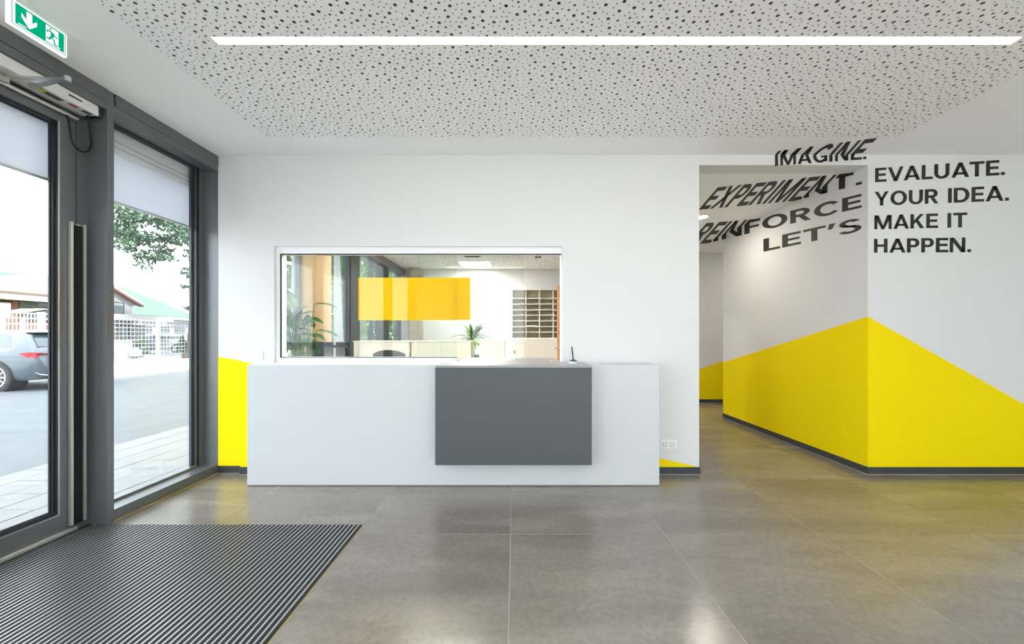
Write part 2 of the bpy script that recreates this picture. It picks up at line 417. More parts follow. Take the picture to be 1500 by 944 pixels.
# ------------------------------------------------------------------ ceiling with perforated acoustic boards
PX0, PX1, PY0, PY1 = -2.10, 3.25, -3.406, 3.406
ce = struct('ceiling', MB().box(-3.0, PX0, YB, YW+0.2, ZC, ZC+0.2).box(PX1, XR+0.1, YB, YW, ZC, ZC+0.2).box(PX0, PX1, PY1, YW, ZC, ZC+0.2).box(PX0, PX1, YB, PY0, ZC, ZC+0.2), 'ceiling_paint')
bx('acoustic_backing', 'black_void', ce, PX0, PX1, PY0, PY1, ZC+0.03, ZC+0.06)
def perforated_board(wx, wy):
    rnd = random.Random(3); holes = []; cell = 0.05; grid = {}
    def ok(x, y, r, gap):
        if not (r+0.004 < x < wx-r-0.004 and r+0.004 < y < wy-r-0.004): return False
        i, j = int(x/cell), int(y/cell)
        for a in (-1,0,1):
            for b in (-1,0,1):
                for (hx, hy, hr) in grid.get((i+a, j+b), ()):
                    if (hx-x)**2 + (hy-y)**2 < (hr+r+gap)**2: return False
        return True
    def put(n, r, gap, tries):
        c = 0
        for _ in range(tries):
            x, y = rnd.random()*wx, rnd.random()*wy
            if ok(x, y, r, gap):
                holes.append((x, y, r)); grid.setdefault((int(x/cell), int(y/cell)), []).append((x, y, r)); c += 1
                if c >= n: return
    A = wx*wy
    for n, r, gap, mg in ((100, 0.0098, 0.036, 0.0), (165, 0.0070, 0.024, 0), (640, 0.0042, 0.0185, 0)):
        put(int(n*A), r, gap, 60000)
    v = [Vector((0,0)), Vector((wx,0)), Vector((wx,wy)), Vector((0,wy))]; faces = [[0,1,2,3]]; rings = []
    for (x, y, r) in holes:
        n = 10 if r > 0.006 else 7; o = len(v); ph = rnd.random()
        v += [Vector((x+r*math.cos(2*math.pi*k/n+ph), y+r*math.sin(2*math.pi*k/n+ph))) for k in range(n)]
        rings.append(list(range(o, o+n))); faces.append(rings[-1])
    vo, eo, fo, ov, oe, of = delaunay_2d_cdt(v, [], faces, 1, 1e-7)
    mb = MB(); keep = [f for f, src in zip(fo, of) if src == [0] or (0 in src and len(src) == 1)]
    mb.v = [Vector((p.x, p.y, 0)) for p in vo]; mb.f = [tuple(reversed(f)) for f in keep]
    for rg in rings:
        n = len(rg); o = len(mb.v)
        for i in rg: mb.v.append(Vector((v[i].x, v[i].y, 0)))
        for i in rg: mb.v.append(Vector((v[i].x, v[i].y, 0.0125)))
        mb.f += [(o+k, o+(k+1) % n, o+n+(k+1) % n, o+n+k) for k in range(n)]
    mb.core = len(keep)
    return mb
NX, NY = 5, 6
bw, bl = (PX1-PX0)/NX, (PY1-PY0)/NY
pb = perforated_board(bw, bl)
pb.v = [p + Vector((PX0, PY0, ZC)) for p in pb.v]
b0 = pb.build('perforated_board', 'ceiling_paint', ce, fixn=False); l0 = b0.location.copy()
b0.data.materials.append(mat('board_core', srgb(112,104,94), 0.9))
for i_, f_ in enumerate(b0.data.polygons):
    if i_ >= pb.core: f_.material_index = 1
for i in range(NX):
    for j in range(NY):
        if i or j: copy_obj(b0, ce, l0 + Vector((i*bw, j*bl, 0)))
ck = struct('ceiling_corridor', MB().box(XO, 6.2, YW+0.2, YC2, ZK, ZK+0.2), 'ceiling_paint')
co = struct('ceiling_office', MB().box(-3.0, 1.56, YW+0.2, YO, ZC, ZC+0.2), 'office_ceiling')

def led_strip(y, label):
    r = empty('led_strip_light', (0.57, y, ZC-0.004), label=label, cat='light')
    x0, x1 = -1.703, 2.848
    MB().box(x0, x1, y-0.0265, y+0.0265, ZC-0.003, ZC+0.0).build('diffuser', 'led_white', r)
    MB().box(x0-0.004, x1+0.004, y-0.0305, y-0.0268, ZC-0.0032, ZC+0.0).box(x0-0.004, x1+0.004, y+0.0268, y+0.0305, ZC-0.0032, ZC).box(x0-0.004, x0-0.0003, y-0.0268, y+0.0268, ZC-0.0032, ZC).box(x1+0.0003, x1+0.004, y-0.0268, y+0.0268, ZC-0.0032, ZC).build('trim_frame', 'white_plastic', r)
led_strip(2.289, 'long white linear light in the perforated ceiling by the reception counter')
led_strip(0.015, 'added unseen linear light in the middle of the perforated ceiling')  # extra strip out of view, added so floor bounce lifts the ceiling
led_strip(-2.26, 'long white linear light in the perforated ceiling near the rear window')
dl = empty('downlight', (2.50, 5.37, ZK), label='small round recessed downlight in the corridor ceiling', cat='light')
MB().cyl((2.50,5.37,ZK-0.004), (2.50,5.37,ZK-0.001), 0.062, n=24).build('lens', 'can_light', dl)
MB().lathe([(0.063,-0.001),(0.063,-0.006),(0.078,-0.005),(0.08,0.0)], (2.50,5.37,ZK), 28).build('ring', 'white_plastic', dl)
for lx, ly, lb in ((4.9, 7.0, 'added hidden downlight brightening the far end of the corridor'),):  # extra lamp round the corner, added to brighten the dark corridor
    dl2 = copy_tree(dl); dl2.location = (lx, ly, ZK); tag(dl2, lb)

# ------------------------------------------------------------------ facade: fixed window beside the door
w1 = tag(empty('window_1', (XF, 3.3, 0)), kind='structure')
YM0, YM1 = 2.747, 2.794          # mullion
ZH = 2.832
bx('head_beam', 'anthracite', w1, XG-0.05, XF, YM1, YW+0.035, ZH, 2.884)
bx('head_cover', 'anthracite', w1, XG-0.05, XF+0.004, YM1+0.006, YW+0.033, 2.886, ZC)
bx('sill', 'anthracite', w1, XG-0.04, XF, YM1, YW+0.035, 0.012, 0.082, 0.002)
bx('sealing_strip', 'brass_strip', w1, XF-0.02, XF+0.006, YM1, YW+0.03, 0.0, 0.008)
bx('jamb', 'anthracite', w1, XG-0.01, XF, 3.772, YW+0.0349, 0.082, ZH)
bx('mullion', 'anthracite', w1, XG-0.06, XF, YM0, YM1, 0.0, ZC)
gx0, gx1 = XG-0.02, XG-0.012
bx('pane', GL, w1, gx0, gx1, YM1+0.002, 3.70, 0.10, ZH-0.012)
bx('frame_side', 'anthracite', w1, XG-0.05, XG, 3.715, 3.772, 0.082, ZH)
bx('glazing_seal', 'black_rubber', w1, XG-0.012, XG-0.002, 3.700, 3.715, 0.09, ZH)
bx('glazing_bead', 'anthracite_dark', w1, XG-0.05, XG-0.03, 3.66, 3.700, 0.09, ZH)
bx('frame_bottom', 'anthracite', w1, XG-0.05, XG, YM1, 3.70, 0.082, 0.10)
bx('frame_top', 'anthracite_dark', w1, XG-0.05, XG-0.002, YM1, 3.715, ZH-0.012, ZH)
# outdoor roller blind in front of the window
def blind(name_label, y0, y1):
    r = empty('roller_blind', (XG-0.09, (y0+y1)/2, 2.29), label=name_label, cat='blind')
    bx('fabric', 'blind_fabric', r, XG-0.094, XG-0.090, y0, y1, 2.30, 2.66)
    bx('bottom_bar', 'alu', r, XG-0.10, XG-0.084, y0, y1, 2.285, 2.30)
    bx('cassette', 'white_plastic', r, XG-0.16, XG-0.07, y0, y1, 2.66, 2.92)
    for z in (2.695, 2.735): bx('groove', 'joint_grey', r, XG-0.07, XG-0.0685, y0, y1, z, z+0.006)
    return r
blind('white outdoor roller blind half down behind the fixed window by the counter', YM1+0.01, 3.72)

# ------------------------------------------------------------------ entrance door (glass leaf, hinged at the mullion)
d1 = tag(empty('door_1', (XG, 2.1, 0)), kind='structure')
DY1 = 2.672
bx('head_beam', 'anthracite', d1, XG-0.05, XF, 0.40, YM0, ZH, 2.884)
bx('head_cover', 'anthracite', d1, XG-0.05, XF+0.004, 0.40, YM0-0.004, 2.886, ZC)
bx('jamb', 'anthracite', d1, XG-0.06, XG, DY1+0.006, YM0, 0, ZH)
bx('transom', 'anthracite', d1, XG-0.06, XG-0.0, 0.40, DY1+0.006, 2.755, ZH)
def leaf(y0, y1, hinge):
    st = 0.10
    lf = MB().box(XG-0.065, XG-0.002, y0, y0+st, 0.012, 2.745).box(XG-0.065, XG-0.002, y1-st, y1, 0.012, 2.745).box(XG-0.065, XG-0.002, y0+st, y1-st, 0.012, 0.145).box(XG-0.065, XG-0.002, y0+st, y1-st, 2.66, 2.745).build('leaf_frame', 'anthracite', d1)
    bx('pane', GL, d1, XG-0.045, XG-0.037, y0+st, y1-st, 0.145, 2.66)
    mb = MB(); q = 0.016; a, b_ = y0+st, y1-st
    for (w, xx) in ((0.008, XG-0.004), (0.022, XG-0.016), (0.030, XG-0.027)):
        mb.box(XG-0.037, xx, a, a+w, 0.145, 2.66).box(XG-0.037, xx, b_-w, b_, 0.145, 2.66).box(XG-0.037, xx, a+w, b_-w, 0.145, 0.145+w).box(XG-0.037, xx, a+w, b_-w, 2.66-w, 2.66)
    mb.build('glazing_bead', 'anthracite_dark', d1)
    MB().box(XG-0.0035, XG+0.0005, b_-0.004, b_+0.004, 0.141, 2.664).box(XG-0.0035, XG+0.0005, a, b_, 0.139, 0.147).build('bead_edge', 'alu_satin', d1)
    bx('door_sweep', 'alu', d1, XG-0.002, XG+0.018, y0+0.004, y1-0.004, 0.008, 0.030, 0.003)
leaf(1.535, DY1, 1); leaf(0.40, 1.53, 0)
bx('threshold', 'anthracite_dark', d1, XG-0.07, XG+0.03, 0.40, YM0, 0.0, 0.007)
bx('mullion', 'anthracite', d1, XG-0.06, XF, 0.33, 0.40, 0.0, ZC)
# finger guard on the hinge side: two aluminium rails with black roller fabric between
fg = empty('finger_guard', (XG+0.02, 2.68, 0.07), label='tall black finger guard with two aluminium rails at the door hinge', cat='guard')
def ygx(px_, X): return F * X / (px_ - VX)
X_ = XG+0.022
bx('aluminium_rail', 'alu', fg, XG, X_, ygx(104.6, X_), ygx(108.2, X_), 0.05, 2.035, 0.002)
bx('aluminium_rail', 'alu', fg, XG, X_, ygx(124.0, X_), ygx(127.0, X_), 0.05, 2.035, 0.002)
bx('roller_fabric', 'black_fabric', fg, XG+0.002, XG+0.010, ygx(108.2, X_)-0.002, ygx(124.0, X_)+0.002, 0.045, 2.02)
bx('top_clip', 'alu', fg, XG+0.002, XG+0.016, ygx(113.0, X_), ygx(119.5, X_), 2.02, 2.028)
blind('white outdoor roller blind half down behind the glass entrance door', 0.42, 2.66)

# automatic door operator
op = empty('door_operator', (XF-0.06, 1.9, 2.755), label='white automatic door operator box above the glass entrance door', cat='door closer')
OX = XF-0.012
MB().box(XG+0.001, OX, 1.35, 2.705, 2.762, ZH-0.001, 0.006).build('housing', 'operator_white', op)
bx('end_cap', 'anthracite_dark', op, XG+0.002, OX-0.006, 2.7055, 2.728, 2.768, ZH-0.006)
bx('warning_label', 'mark_dark', op, XG+0.055, XG+0.095, 2.36, 2.52, 2.7605, 2.762)
bx('yellow_mark', 'mark_yellow', op, XG+0.060, XG+0.090, 2.39, 2.43, 2.7600, 2.7605)
bx('rating_mark', 'mark_red', op, XG+0.075, XG+0.10, 2.55, 2.60, 2.7605, 2.762)
bx('badge', 'mark_blue', op, XG+0.075, XG+0.10, 2.63, 2.68, 2.7605, 2.762)
bx('nameplate', 'mark_dark', op, OX, OX+0.0006, 2.52, 2.60, 2.795, 2.807)
# folding arm: pivot under the housing, elbow out over the mat, back to the leaf
piv = Vector((-2.825, 2.363, 2.752)); elb = Vector((-2.525, 2.272, 2.744)); sh = Vector((-2.872, 2.252, 2.712))
def bar(p, q, w, t):
    d = (q-p).normalized(); s_ = Vector((-d.y, d.x, 0)).normalized()*w/2; u = Vector((0,0,t/2))
    return MB().add([p-s_-u, p+s_-u, q+s_-u, q-s_-u, p-s_+u, p+s_+u, q+s_+u, q-s_+u], [(0,3,2,1),(4,5,6,7),(0,1,5,4),(1,2,6,5),(2,3,7,6),(3,0,4,7)])
bar(piv, elb, 0.028, 0.008).build('drive_arm', 'alu_satin', op)
bar(sh+Vector((0,0,0.028)), elb+Vector((0,0,-0.012)), 0.026, 0.009).build('link_arm', 'alu_satin', op)
MB().cyl(elb+Vector((0,0,-0.02)), elb+Vector((0,0,0.008)), 0.017, n=16).build('elbow_joint', 'alu_satin', op, smooth=True)
MB().cyl(piv+Vector((0,0,-0.006)), piv+Vector((0,0,0.012)), 0.02, n=16).build('spindle', 'steel', op, smooth=True)
MB().box(XG-0.002, XG+0.055, 2.225, 2.28, 2.715, 2.748, 0.004).build('leaf_bracket', 'alu_satin', op)
MB().cyl((XG+0.014, 0.5, 2.722), (XG+0.014, 2.665, 2.722), 0.013, n=14).build('sensor_bar', 'alu_satin', op, smooth=True)
cpts = [(XG+0.06, 2.69, 2.765), (XG+0.06, 2.70, 2.68)]
for i in range(13):
    t = math.pi*i/12
    cpts.append((XG+0.055, 2.652 + 0.064*math.cos(t), 2.59 - 0.085*math.sin(t)))
cpts += [(XG+0.04, 2.59, 2.68), (XG+0.008, 2.60, 2.725)]
MB().tube(cpts, 0.0065, 8).build('cable', 'black_rubber', op, smooth=True)

# rest of the lobby facade, behind the camera
def plain_window(name, y0, y1):
    r = tag(empty(name, (XF, (y0+y1)/2, 0)), kind='structure')
    bx('head_beam', 'anthracite', r, XG-0.05, XF, y0, y1, ZH, ZC)
    bx('sill', 'anthracite', r, XG-0.04, XF, y0, y1, 0.0, 0.08)
    bx('mullion', 'anthracite', r, XG-0.06, XF, y0, y0+0.06, 0.08, ZH)
    bx('pane', GL, r, gx0, gx1, y0+0.06, y1, 0.08, ZH)
    return r
plain_window('window_2', -1.6, 0.33); plain_window('window_3', YB, -1.6)
# rear window behind the camera
rw = tag(empty('window_4', (1, YB-0.1, 0)), kind='structure')
bx('pane', GL, rw, BWX0, BWX1, YB-0.106, YB-0.098, 0.0, BWZ)
xs_ = (BWX0+0.02, -0.5, 1.0, 2.3, 3.6, BWX1-0.02)
for xx in xs_: bx('mullion', 'anthracite', rw, xx-0.02, xx+0.02, YB-0.14, YB-0.06, 0.0, BWZ)
bx('transom', 'anthracite', rw, BWX0+0.04, BWX1-0.04, YB-0.14, YB-0.06, 0.0, 0.06)

# ------------------------------------------------------------------ exit sign
es = empty('exit_sign', (-2.5, 2.12, 2.83), label='green illuminated emergency exit sign hanging from the ceiling', cat='exit sign')
SX = -2.49; su0, su1, sv0, sv1 = 2.0097, 2.2258, 2.853, 2.954
MB().box(SX-0.024, SX-0.002, 1.985, 2.243, 2.836, ZC-0.006, 0.002).build('acrylic_panel', 'sign_white', es)
MB().box(SX-0.06, SX+0.035, 1.95, 2.30, ZC-0.006, ZC, 0.002).build('ceiling_plate', 'white_plastic', es)
MB().box(SX-0.002, SX-0.0012, 1.995, 2.234, 2.843, 2.8445).box(SX-0.002, SX-0.0012, 2.2325, 2.234, 2.8445, 2.960).box(SX-0.002, SX-0.0012, 1.995, 1.9965, 2.8445, 2.960).build('edge_line', 'mark_blue', es)
MB().box(SX-0.002, SX-0.001, su0, su1, sv0, sv1).build('green_field', 'sign_green', es)
def pict(name, m, polys, off):
    mb = MB()
    for poly in polys:
        pts = [(su0 + u*(su1-su0), sv0 + v*(sv1-sv0)) for u, v in poly]; N = len(pts)
        mb.add([(SX-0.0012+off, a, b) for a, b in pts] + [(SX-0.0008+off, a, b) for a, b in pts], [tuple(range(N)), tuple(range(2*N-1, N-1, -1))] + [(k, (k+1) % N, N+(k+1) % N, N+k) for k in range(N)])
    return mb.build(name, m, es)
pict('arrow', 'sign_white', [[(.209,.92),(.324,.92),(.324,.2),(.209,.2)], [(.266,.10),(.42,.47),(.42,.70),(.266,.36)], [(.266,.10),(.112,.47),(.112,.70),(.266,.36)]], 0)
pict('caption_bar', 'sign_white', [[(.05,.05),(.21,.05),(.21,.10),(.05,.10)]], 0)
pict('doorway', 'sign_white', [[(.60,.04),(.875,.04),(.875,.93),(.60,.93)], [(.875,.04),(.91,.06),(.91,.14),(.875,.10)]], 0)
ang = [2*math.pi*k/12 for k in range(12)]
pict('running_figure', 'sign_green', [[(.705+.022*math.cos(t), .84+.052*math.sin(t)) for t in ang],
    [(.70,.74),(.775,.68),(.775,.50),(.735,.40),(.705,.52)], [(.70,.74),(.63,.70),(.605,.58),(.635,.56),(.65,.64),(.72,.66)],
    [(.76,.70),(.82,.56),(.855,.58),(.855,.53),(.815,.49),(.745,.62)], [(.735,.45),(.79,.36),(.805,.16),(.86,.14),(.86,.08),(.775,.09),(.765,.30),(.715,.42)],
    [(.715,.50),(.735,.40),(.685,.22),(.615,.24),(.615,.30),(.665,.31)]], 0.0006)

# ------------------------------------------------------------------ reception counter
rc = empty('reception_counter', (-0.5, 3.6, 0), label='long white reception counter block built against the wall', cat='counter')
CX0, CX1, CY, CZ = -2.294, 1.240, 3.452, 1.038
MB().box(CX0, CX1, CY, YW-0.001, 0.008, CZ, 0.003).build('body', 'counter_white', rc)
bx('plinth', 'joint_dark', rc, CX0+0.003, CX1-0.003, CY+0.004, YW-0.002, 0.0, 0.008)
gd = empty('service_desk', (0, 3.4, 0.224), label='grey box desk hung on the white counter, reaching through the hatch', cat='desk')
DX0, DX1, DYF = -0.654, 0.634, 3.31
MB().box(DX0, DX1, DYF, CY-0.001, 0.224, 1.026, 0.002).build('front_box', 'desk_grey', gd)
MB().box(DX0, DX1, DYF, CY, 1.0262, 1.0445, 0.0015).box(DX0, DX1, CY, YW-0.001, 1.0385, 1.0445).box(-0.545, WX1-0.002, YW-0.001, 4.5, 1.0435, 1.0445).build('desk_top', 'desk_top', gd)
bx('inner_shelf', 'desk_top', gd, -0.545, WX1-0.002, YW+0.205, 4.5, 1.015, 1.0434)
bx('inner_panel', 'desk_grey', gd, -0.53, WX1-0.02, 4.44, 4.48, 0.0, 1.0149)

# ------------------------------------------------------------------ hatch window in the front wall
hw = tag(empty('window_5', (-0.9, YW+0.05, WZ0)), kind='structure')
FY = YW+0.027
gl_x0, gl_x1, gl_z0, gl_z1 = -2.198, -0.545, 1.082, 2.058
bx('frame_left', 'white_plastic', hw, WX0, gl_x0, FY, FY+0.10, WZ0, WZ1)
bx('frame_top', 'white_plastic', hw, gl_x0, WX1, FY, FY+0.10, gl_z1, WZ1)
bx('frame_bottom', 'white_plastic', hw, gl_x0, gl_x1, FY, FY+0.10, WZ0, gl_z0)
PA, PBY = FY+0.012, FY+0.055
bx('pane', GP, hw, gl_x0+0.006, gl_x1, PA, PA+0.006, gl_z0+0.004, gl_z1-0.004)
bx('pane', GP, hw, zx(611, PBY), zx(767, PBY), PBY, PBY+0.006, 1.047, gl_z1-0.002)
bx('glazing_seal', 'black_rubber', hw, gl_x0, gl_x0+0.008, PA-0.003, PA+0.009, gl_z0, gl_z1)
bx('glazing_seal', 'black_rubber', hw, gl_x0+0.008, gl_x1, PA-0.003, PA+0.009, gl_z0, gl_z0+0.006)
bx('glazing_seal', 'black_rubber', hw, gl_x0+0.008, WX1-0.002, PA-0.003, PA+0.012, gl_z1-0.007, gl_z1)
bx('guide_track', 'alu_satin', hw, gl_x0+0.004, gl_x1, PA+0.011, PBY-0.002, gl_z0, gl_z0+0.01)
bx('end_clamp', 'alu_satin', hw, gl_x1, gl_x1+0.024, PA-0.006, PA+0.02, 1.046, 1.072, 0.002)
# yellow film on the back of the panes
ya = at(525, 407, PA+0.0065); yb = at(689, 469, PBY)
bx('yellow_film', 'yellow_film', hw, ya.x, gl_x1-0.001, PA+0.0062, PA+0.0072, yb.z-0.004, ya.z)
bx('yellow_film', 'yellow_film', hw, zx(668, PBY)-0.03, yb.x, PBY+0.0062, PBY+0.0072, yb.z, ya.z+0.008)
c = at(755.5, 500.5, PBY)
MB().cyl((c.x, PBY-0.004, c.z), (c.x, PBY-0.0005, c.z), 0.030, n=28).build('speech_disc', 'frost', hw)

# small things on the counter
bo = at(754, 527, 4.06)
hb = empty('pump_bottle', (bo.x, 4.06, 1.0445), label='small clear pump bottle standing on the grey hatch desk', cat='bottle')
MB().lathe([(0.021,0.0),(0.023,0.004),(0.023,0.05),(0.019,0.058),(0.008,0.063)], (bo.x,4.06,1.0445), 20).build('flask', 'clear_plastic', hb, smooth=True)
MB().lathe([(0.009,0.063),(0.009,0.073),(0.004,0.075),(0.004,0.085),(0.010,0.087),(0.010,0.094)], (bo.x,4.06,1.0445), 14).box(bo.x-0.02, bo.x, 4.056, 4.064, 1.0445+0.087, 1.0445+0.093).build('pump_head', 'dark_plastic', hb)
pp = at(839.5, 534, 3.60); pz = 1.0445
ps = empty('pen_stand', (pp.x, 3.60, pz), label='black counter pen upright in a small round white stand', cat='pen')
MB().lathe([(0.036,0.0),(0.036,0.014),(0.030,0.017)], (pp.x,3.60,pz), 28).build('stand', 'white_plastic', ps, smooth=True)
MB().lathe([(0.034,0.017),(0.034,0.023),(0.012,0.030),(0.008,0.034)], (pp.x,3.60,pz), 28).build('holder', 'dark_plastic', ps, smooth=True)
MB().tube([(pp.x,3.60,pz+0.03),(pp.x-0.006,3.60,pz+0.10),(pp.x-0.012,3.60,pz+0.148)], [0.006,0.0062,0.0055], 10).build('pen', 'black_rubber', ps, smooth=True)
MB().tube([(pp.x-0.012,3.60,pz+0.147),(pp.x-0.026,3.60,pz+0.09),(pp.x-0.032,3.60,pz+0.045),(pp.x-0.034,3.60,pz+0.019)], 0.0012, 6).build('cord', 'steel', ps)
cn = at(809, 530.5, 3.75)
tag(MB().lathe([(0.009,0.0),(0.012,0.002),(0.010,0.006),(0.004,0.007)], (cn.x,3.86,1.0445), 16).build('rubber_bumper', 'white_plastic', smooth=True), 'tiny white button lying on the grey hatch desk', 'button')

sw = at(379, 521, YW)
ls = empty('light_switch', (sw.x, YW, sw.z-0.04), label='white square light switch on the wall beside the hatch', cat='switch')
MB().box(sw.x-0.041, sw.x+0.041, YW-0.009, YW-0.0005, sw.z-0.041, sw.z+0.041, 0.002).build('frame', 'socket_white', ls)
MB().box(sw.x-0.028, sw.x+0.028, YW-0.012, YW-0.009, sw.z-0.028, sw.z+0.028, 0.001).build('rocker', 'socket_white', ls)
sk = at(978.5, 651.2, YW)
so = empty('power_socket', (sk.x, YW, sk.z-0.04), label='white double power socket low on the wall beside the counter', cat='socket')
MB().box(sk.x-0.076, sk.x+0.076, YW-0.009, YW-0.0005, sk.z-0.041, sk.z+0.041, 0.002).build('frame', 'socket_white', so)
for dx in (-0.0355, 0.0355):
    o = MB().box(sk.x+dx-0.028, sk.x+dx+0.028, YW-0.011, YW-0.009, sk.z-0.028, sk.z+0.028, 0.0008).build('outlet', 'socket_white', so)
    q = MB()
    for k in range(24):
        a, b = 2*math.pi*k/24, 2*math.pi*(k+1)/24
        q.add([(sk.x+dx+r*math.cos(t), YW-0.0114, sk.z+r*math.sin(t)) for t, r in ((a,.0205),(b,.0205),(b,.0175),(a,.0175))], [(0,1,2,3)])
    for e_ in (-0.0095, 0.0095): q.cyl((sk.x+dx+e_, YW-0.0116, sk.z), (sk.x+dx+e_, YW-0.0108, sk.z), 0.003, n=10)
    q.box(sk.x+dx-0.003, sk.x+dx+0.003, YW-0.0116, YW-0.0108, sk.z-0.02, sk.z-0.014)
    q.build('contact_ring', 'socket_dark', so, fixn=False)

# ------------------------------------------------------------------ anamorphic lettering, thrown from one point onto walls and ceilings
PV = Vector((1.2813, -0.4996, 1.9064)); TH, TPI, TROT = 0.36816, 0.04897, -0.00623
TN = Vector((math.sin(TH)*math.cos(TPI), math.cos(TH)*math.cos(TPI), math.sin(TPI))); TR = Vector((math.cos(TH), -math.sin(TH), 0)); TU = TR.cross(TN)
T0, TS, TCAP = 0.16877, 0.04613, 0.02740
def arc(cx, cy, rx, ry, a0, a1, tx, ty, n=14):
    out = []
    for k in range(n):
        a, b = math.radians(a0+(a1-a0)*k/n), math.radians(a0+(a1-a0)*(k+1)/n)
        out.append([(cx+rx*math.cos(a), cy+ry*math.sin(a)), (cx+rx*math.cos(b), cy+ry*math.sin(b)), (cx+(rx-tx)*math.cos(b), cy+(ry-ty)*math.sin(b)), (cx+(rx-tx)*math.cos(a), cy+(ry-ty)*math.sin(a))])
    return out
def rc_(x0,y0,x1,y1): return [(x0,y0),(x1,y0),(x1,y1),(x0,y1)]
t, h = 0.215, 0.178
G = {
 'I': (t, [rc_(0,0,t,1)]),
 'E': (.68, [rc_(0,0,t,1), rc_(t,0,.68,h), rc_(t,.42,.63,.42+h), rc_(t,1-h,.67,1)]),
 'F': (.64, [rc_(0,0,t,1), rc_(t,.40,.59,.40+h), rc_(t,1-h,.64,1)]),
 'L': (.62, [rc_(0,0,t,1), rc_(t,0,.62,h)]),
 'H': (.80, [rc_(0,0,t,1), rc_(.80-t,0,.80,1), rc_(t,.42,.80-t,.42+h)]),
 'T': (.78, [rc_(.39-t/2,0,.39+t/2,1-h), rc_(0,1-h,.78,1)]),
 'A': (.94, [[(0,0),(.215,0),(.575,1),(.365,1)], [(.725,0),(.94,0),(.575,1),(.365,1)], rc_(.17,.20,.77,.35)]),
 'V': (.90, [[(.345,0),(.555,0),(.215,1),(0,1)], [(.345,0),(.555,0),(.90,1),(.685,1)]]),
 'X': (.88, [[(0,0),(.24,0),(.87,1),(.63,1)], [(.64,0),(.88,0),(.25,1),(.01,1)]]),
 'Y': (.86, [rc_(.43-t/2,0,.43+t/2,.45), [(.33,.40),(.53,.40),(.23,1),(0,1)], [(.33,.40),(.53,.40),(.86,1),(.63,1)]]),
 'K': (.82, [rc_(0,0,t,1), [(t,.30),(t,.56),(.56,1),(.80,1)], [(.30,.50),(.44,.64),(.82,0),(.57,0)]]),
 'M': (1.06, [rc_(0,0,.19,1), rc_(.87,0,1.06,1), [(0,1),(.27,1),(.62,0),(.44,0)], [(.79,1),(1.06,1),(.62,0),(.44,0)]]),
 'N': (.83, [rc_(0,0,.19,1), rc_(.64,0,.83,1), [(0,1),(.24,1),(.83,0),(.59,0)]]),
 'P': (.70, [rc_(0,0,t,1), rc_(t,1-h,.40,1), rc_(t,.36,.40,.36+h)] + arc(.40,.68,.30,.32,-90,90,t,h)),
 'R': (.78, [rc_(0,0,t,1), rc_(t,1-h,.42,1), rc_(t,.40,.42,.40+h)] + arc(.42,.70,.31,.30,-90,90,t,h) + [[(.30,.42),(.52,.44),(.78,0),(.55,0)]]),
 'D': (.86, [rc_(0,0,t,1), rc_(t,0,.40,h), rc_(t,1-h,.40,1)] + arc(.40,.5,.46,.5,-90,90,t*1.05,h,18)),
 'O': (.98, arc(.49,.5,.49,.515,0,360,t*1.05,h,28)),
 'C': (.90, arc(.49,.5,.49,.515,38,322,t*1.05,h,24)),
 'G': (.94, arc(.49,.5,.49,.515,40,325,t*1.05,h,24) + [rc_(.74,.06,.92,.50), rc_(.50,.36,.92,.50)]),
 'S': (.78, arc(.39,.735,.35,.28,20,250,t,h*.98,16) + arc(.39,.275,.39,.29,70,-160,t,h*.98,16) + [[(.16,.60),(.30,.47),(.66,.40),(.56,.55)], [(.13,.66),(.28,.47),(.48,.41),(.45,.56)]]),
 'U': (.82, [rc_(0,.36,t,1), rc_(.82-t,.36,.82,1)] + arc(.41,.37,.41,.385,180,360,t,h,16)),
 '.': (.20, [rc_(0,0,.20,.20)]),
 "'": (.24, [[(0,.60),(.15,.60),(.26,1),(.04,1)]]),
}
def clip(poly, fn):
    out = []; n = len(poly)
    for i in range(n):
        a, b = poly[i], poly[(i+1) % n]; fa, fb = fn(a), fn(b)
        if fa >= 0: out.append(a)
        if (fa >= 0) != (fb >= 0):
            k = fa/(fa-fb); out.append((a[0]+(b[0]-a[0])*k, a[1]+(b[1]-a[1])*k))
    return out if len(out) > 2 else []
def ray(p): return TN + TR*p[0] + TU*(p[1] + TROT*p[0])
f_ceil = lambda p: ray(p).z*(YW-PV.y) - (ZC-PV.z)*ray(p).y          # >0: main ceiling
f_lint = lambda p: ray(p).z*(YW-PV.y) - (ZK-PV.z)*ray(p).y          # >0: above the opening
f_kc = lambda p: ray(p).z*(XC-PV.x) - (ZK-PV.z)*ray(p).x            # >0: corridor ceiling
neg = lambda f: (lambda p: -f(p))
OFS = 0.0012
SURF = {'M': (2, ZC-OFS), 'L': (1, YW-OFS), 'K': (2, ZK-OFS), 'W': (0, XC-OFS)}
def throw(p, s_):
    ax, val = SURF[s_]; d = ray(p); return PV + d*((val-PV[ax])/d[ax])
